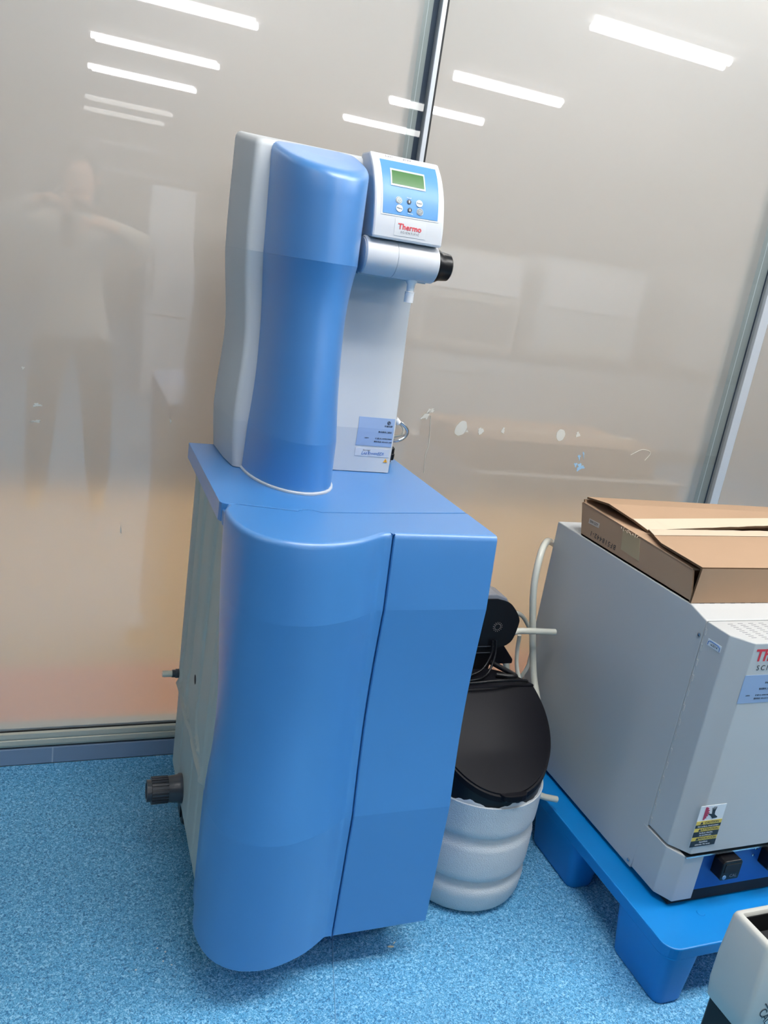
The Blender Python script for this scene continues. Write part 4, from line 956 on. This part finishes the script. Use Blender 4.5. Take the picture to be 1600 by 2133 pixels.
# ================================================================== REFLECTED ROOM: photographer and furniture behind the camera
PX, PYY = 0.02, -2.36
PE = thing('person', (PX, PYY, 0), 'person in pale jacket and dark trousers taking the photo, mirrored in the left glass', 'person')
def skin_mesh(name, nodes, edges, root, sub=2):
    me = bpy.data.meshes.new(name + '_skeleton'); me.from_pydata([n[:3] for n in nodes], edges, []); me.update()
    o = bpy.data.objects.new(name, me); COL.objects.link(o)
    o.modifiers.new('s', 'SKIN'); sk = me.skin_vertices[0].data
    for i, n in enumerate(nodes):
        sk[i].radius = (n[3], n[4] if len(n) > 4 else n[3]); sk[i].use_root = (i == root)
    ss = o.modifiers.new('d', 'SUBSURF'); ss.levels = sub; ss.render_levels = sub
    bpy.context.view_layer.update()
    dg = bpy.context.evaluated_depsgraph_get(); ev = bpy.data.meshes.new_from_object(o.evaluated_get(dg))
    bpy.data.objects.remove(o); ev.name = name
    ev.polygons.foreach_set('use_smooth', [True] * len(ev.polygons))
    return ev
N = []; E_ = []
def nd(x, y, z, r, r2=None, frm=None):
    N.append((PX + x, PYY + y, z, r, r2 or r)); i = len(N) - 1
    if frm is not None: E_.append((frm, i))
    return i
pel = nd(0, 0, 0.95, 0.15, 0.11)
wst = nd(0, 0.01, 1.10, 0.135, 0.10, pel); ch = nd(0, 0.0, 1.28, 0.16, 0.11, wst); sh = nd(0, -0.01, 1.41, 0.13, 0.085, ch)
nk = nd(0, 0.0, 1.49, 0.055, 0.055, sh); hd0 = nd(0, 0.02, 1.56, 0.07, 0.08, nk); hd = nd(0, 0.02, 1.66, 0.078, 0.095, hd0); hd2 = nd(0, 0.01, 1.73, 0.06, 0.07, hd)
hands = []
for s in (-1, 1):
    hip = nd(0.10 * s, 0, 0.88, 0.110, 0.105, pel); kn = nd(0.135 * s, 0.02, 0.50, 0.080, 0.080, hip); an = nd(0.155 * s, -0.01, 0.10, 0.062, 0.062, kn)
    bl = nd(0.155 * s, 0.05, 0.045, 0.042, 0.035, an); to = nd(0.165 * s, 0.14, 0.03, 0.04, 0.025, bl)
    so = nd(0.19 * s, -0.01, 1.42, 0.062, 0.062, sh); el = nd(0.33 * s, 0.05, 1.44 if s < 0 else 1.38, 0.052, 0.054, so)
    wr = nd(0.10 * s - 0.01, 0.18, 1.45 if s > 0 else 1.53, 0.032, 0.034, el); pm = nd(0.062 * s - 0.012, 0.215, 1.43 if s > 0 else 1.50, 0.034, 0.022, wr)
    hands.append((s, pm))
me = skin_mesh('body', N, E_, pel)
for m_ in (JACKET, TROUS, SKIN, SHOE): me.materials.append(m_)
for p in me.polygons:
    c = p.center; x, y, z = c.x - PX, c.y - PYY, c.z
    if z > 1.475 and abs(x) < 0.12 and y < 0.15: i = 2
    elif y > 0.165 and z > 1.2: i = 2
    elif z < 0.085: i = 3
    elif z < 0.90: i = 1
    else: i = 0
    p.material_index = i
link(bpy.data.objects.new('body', me), PE)
# fingers, curled round the phone
for s, pm in hands:
    bx, by, bz_ = N[pm][:3]
    for f in range(4):
        z = bz_ + 0.024 - f * 0.017; L_ = (0.9, 1.0, 0.95, 0.75)[f]
        fm = skin_mesh('finger', [(bx, by + 0.0, z, 0.010), (bx - s * 0.016, by + 0.012 * L_, z + 0.002, 0.0088), (bx - s * 0.034 * L_, by + 0.0155, z + 0.003, 0.008), (bx - s * 0.046 * L_, by + 0.010, z + 0.003, 0.007)], [(0, 1), (1, 2), (2, 3)], 0, 1)
        fm.materials.append(SKIN); link(bpy.data.objects.new('finger', fm), PE)
    tmesh = skin_mesh('thumb', [(bx, by - 0.012, bz_ + 0.01, 0.011), (bx - s * 0.018, by - 0.022, bz_ + 0.030, 0.0095), (bx - s * 0.034, by - 0.020, bz_ + 0.040, 0.008)], [(0, 1), (1, 2)], 0, 1)
    tmesh.materials.append(SKIN); link(bpy.data.objects.new('thumb', tmesh), PE)
# head details: hair cap, ears, nose, eyes, mouth
bm = bmesh.new(); bmesh.ops.create_uvsphere(bm, u_segments=24, v_segments=14, radius=1)
for v in bm.verts: v.co = Vector((v.co.x * 0.088 + PX, v.co.y * 0.104 + PYY + 0.008, v.co.z * 0.098 + 1.70))
bmesh.ops.delete(bm, geom=[v for v in bm.verts if (v.co.y - PYY > 0.075 and v.co.z < 1.735) or v.co.z < 1.64], context='VERTS')
from_bm('hair', bm, HAIR, PE, smooth=True)
for s in (-1, 1):
    lathe('eye', [(0.002, 0.0), (0.009, 0.002), (0.009, 0.006), (0.002, 0.010)], (PX + 0.030 * s, PYY + 0.100, 1.655), HAIR, PE, 'y', 10)
    bm = bmesh.new(); bmesh.ops.create_uvsphere(bm, u_segments=10, v_segments=8, radius=1)
    for v in bm.verts: v.co = Vector((v.co.x * 0.010 + PX + 0.083 * s, v.co.y * 0.018 + PYY + 0.015, v.co.z * 0.030 + 1.645))
    from_bm('ear', bm, SKIN, PE, smooth=True)
prism('nose', [(PYY + 0.095, 1.655), (PYY + 0.128, 1.620), (PYY + 0.120, 1.612), (PYY + 0.095, 1.612)], 0, PX - 0.012, PX + 0.012, SKIN, PE, bevel=0.004)
tube('mouth', [(PX - 0.022, PYY + 0.098, 1.590), (PX, PYY + 0.104, 1.588), (PX + 0.022, PYY + 0.098, 1.590)], 0.004, mat('lips', srgb(170, 90, 84), 0.5), PE, seg=6)
# phone: thin slab just behind the lens position, lens corner at the camera
mp = M.copy()
bm = bmesh.new(); add_box(bm, (-0.058, -0.135, 0.006), (0.017, 0.022, 0.014), 0.0035, 2)
bmesh.ops.transform(bm, matrix=mp, verts=bm.verts[:])
PH = from_bm('smartphone', bm, BLACK, None, smooth=True, angle=40); tag(PH, 'black smartphone held up by the photographer', 'smartphone')

def equipment(name, lab, cat, lo, hi, m, parts):
    t = thing(name, ((lo[0] + hi[0]) / 2, (lo[1] + hi[1]) / 2, lo[2]), lab, cat)
    box('body', lo, hi, m, t, bevel=0.01)
    for nm, a, b, mm in parts: box(nm, a, b, mm, t, bevel=0.003)
    return t
equipment('refrigerator', 'white upright refrigerator mirrored in the left glass', 'refrigerator', (0.62, -6.3, 0), (1.16, -5.7, 1.84), FRIDGE, [('door', (0.63, -5.70, 0.75), (1.15, -5.66, 1.83), FRIDGE), ('door', (0.63, -5.70, 0.02), (1.15, -5.66, 0.73), FRIDGE), ('handle', (0.66, -5.66, 0.9), (0.69, -5.62, 1.3), STEEL)])
bn = thing('lab_bench', (4.6, -4.6, 0), 'long laboratory bench with grey cupboards mirrored in the middle glass', 'bench')
box('worktop', (2.75, -5.2, 0.86), (6.6, -4.4, 0.90), BENCHT, bn, bevel=0.004)
box('plinth', (2.8, -5.1, 0), (6.55, -4.5, 0.1), DARK, bn)
for i in range(6):
    x = 2.8 + i * 0.625
    cb = box('cupboard', (x, -5.1, 0.1), (x + 0.62, -4.46, 0.86), BENCHM, bn)
    box('door', (x + 0.01, -4.46, 0.12), (x + 0.61, -4.44, 0.66), BENCHM, cb, bevel=0.003); box('drawer', (x + 0.01, -4.46, 0.68), (x + 0.61, -4.44, 0.84), BENCHM, cb, bevel=0.003)
equipment('analyser', 'large white analyser standing on the mirrored bench, left end', 'analyser', (2.8, -5.15, 0.90), (3.75, -4.5, 1.72), DEVM, [('front_panel', (2.85, -4.5, 0.98), (3.7, -4.47, 1.30), BENCHT), ('hood', (2.85, -4.5, 1.38), (3.7, -4.47, 1.68), FRIDGE)])
equipment('analyser', 'lower beige analyser standing beside the large one on the bench', 'analyser', (3.95, -5.1, 0.90), (5.05, -4.5, 1.78), BENCHM, [('front_panel', (4.0, -4.5, 1.35), (5.0, -4.47, 1.70), FRIDGE), ('tray', (4.1, -4.5, 0.95), (4.9, -4.45, 1.05), DEVM)])
equipment('incubator', 'dark grey incubator on the right end of the mirrored bench', 'incubator', (5.5, -5.1, 0.90), (6.4, -4.5, 1.95), BENCHT, [('door', (5.55, -4.5, 0.95), (6.35, -4.46, 1.85), OVENM), ('handle', (5.62, -4.46, 1.3), (5.65, -4.42, 1.55), STEEL)])
dr = thing('door_1', (0.8, -14.96, 0), None, None, kind='structure')
for x0_, x1_, z0_, z1_ in ((-0.9, -0.82, 0, 2.9), (0.2, 0.28, 0, 2.9), (2.6, 2.68, 0, 2.9), (-0.9, 2.68, 2.4, 2.46), (-0.9, 2.68, 2.86, 2.92)):
    box('door_frame', (x0_, -15.0, z0_), (x1_, -14.93, z1_), ALU, dr)
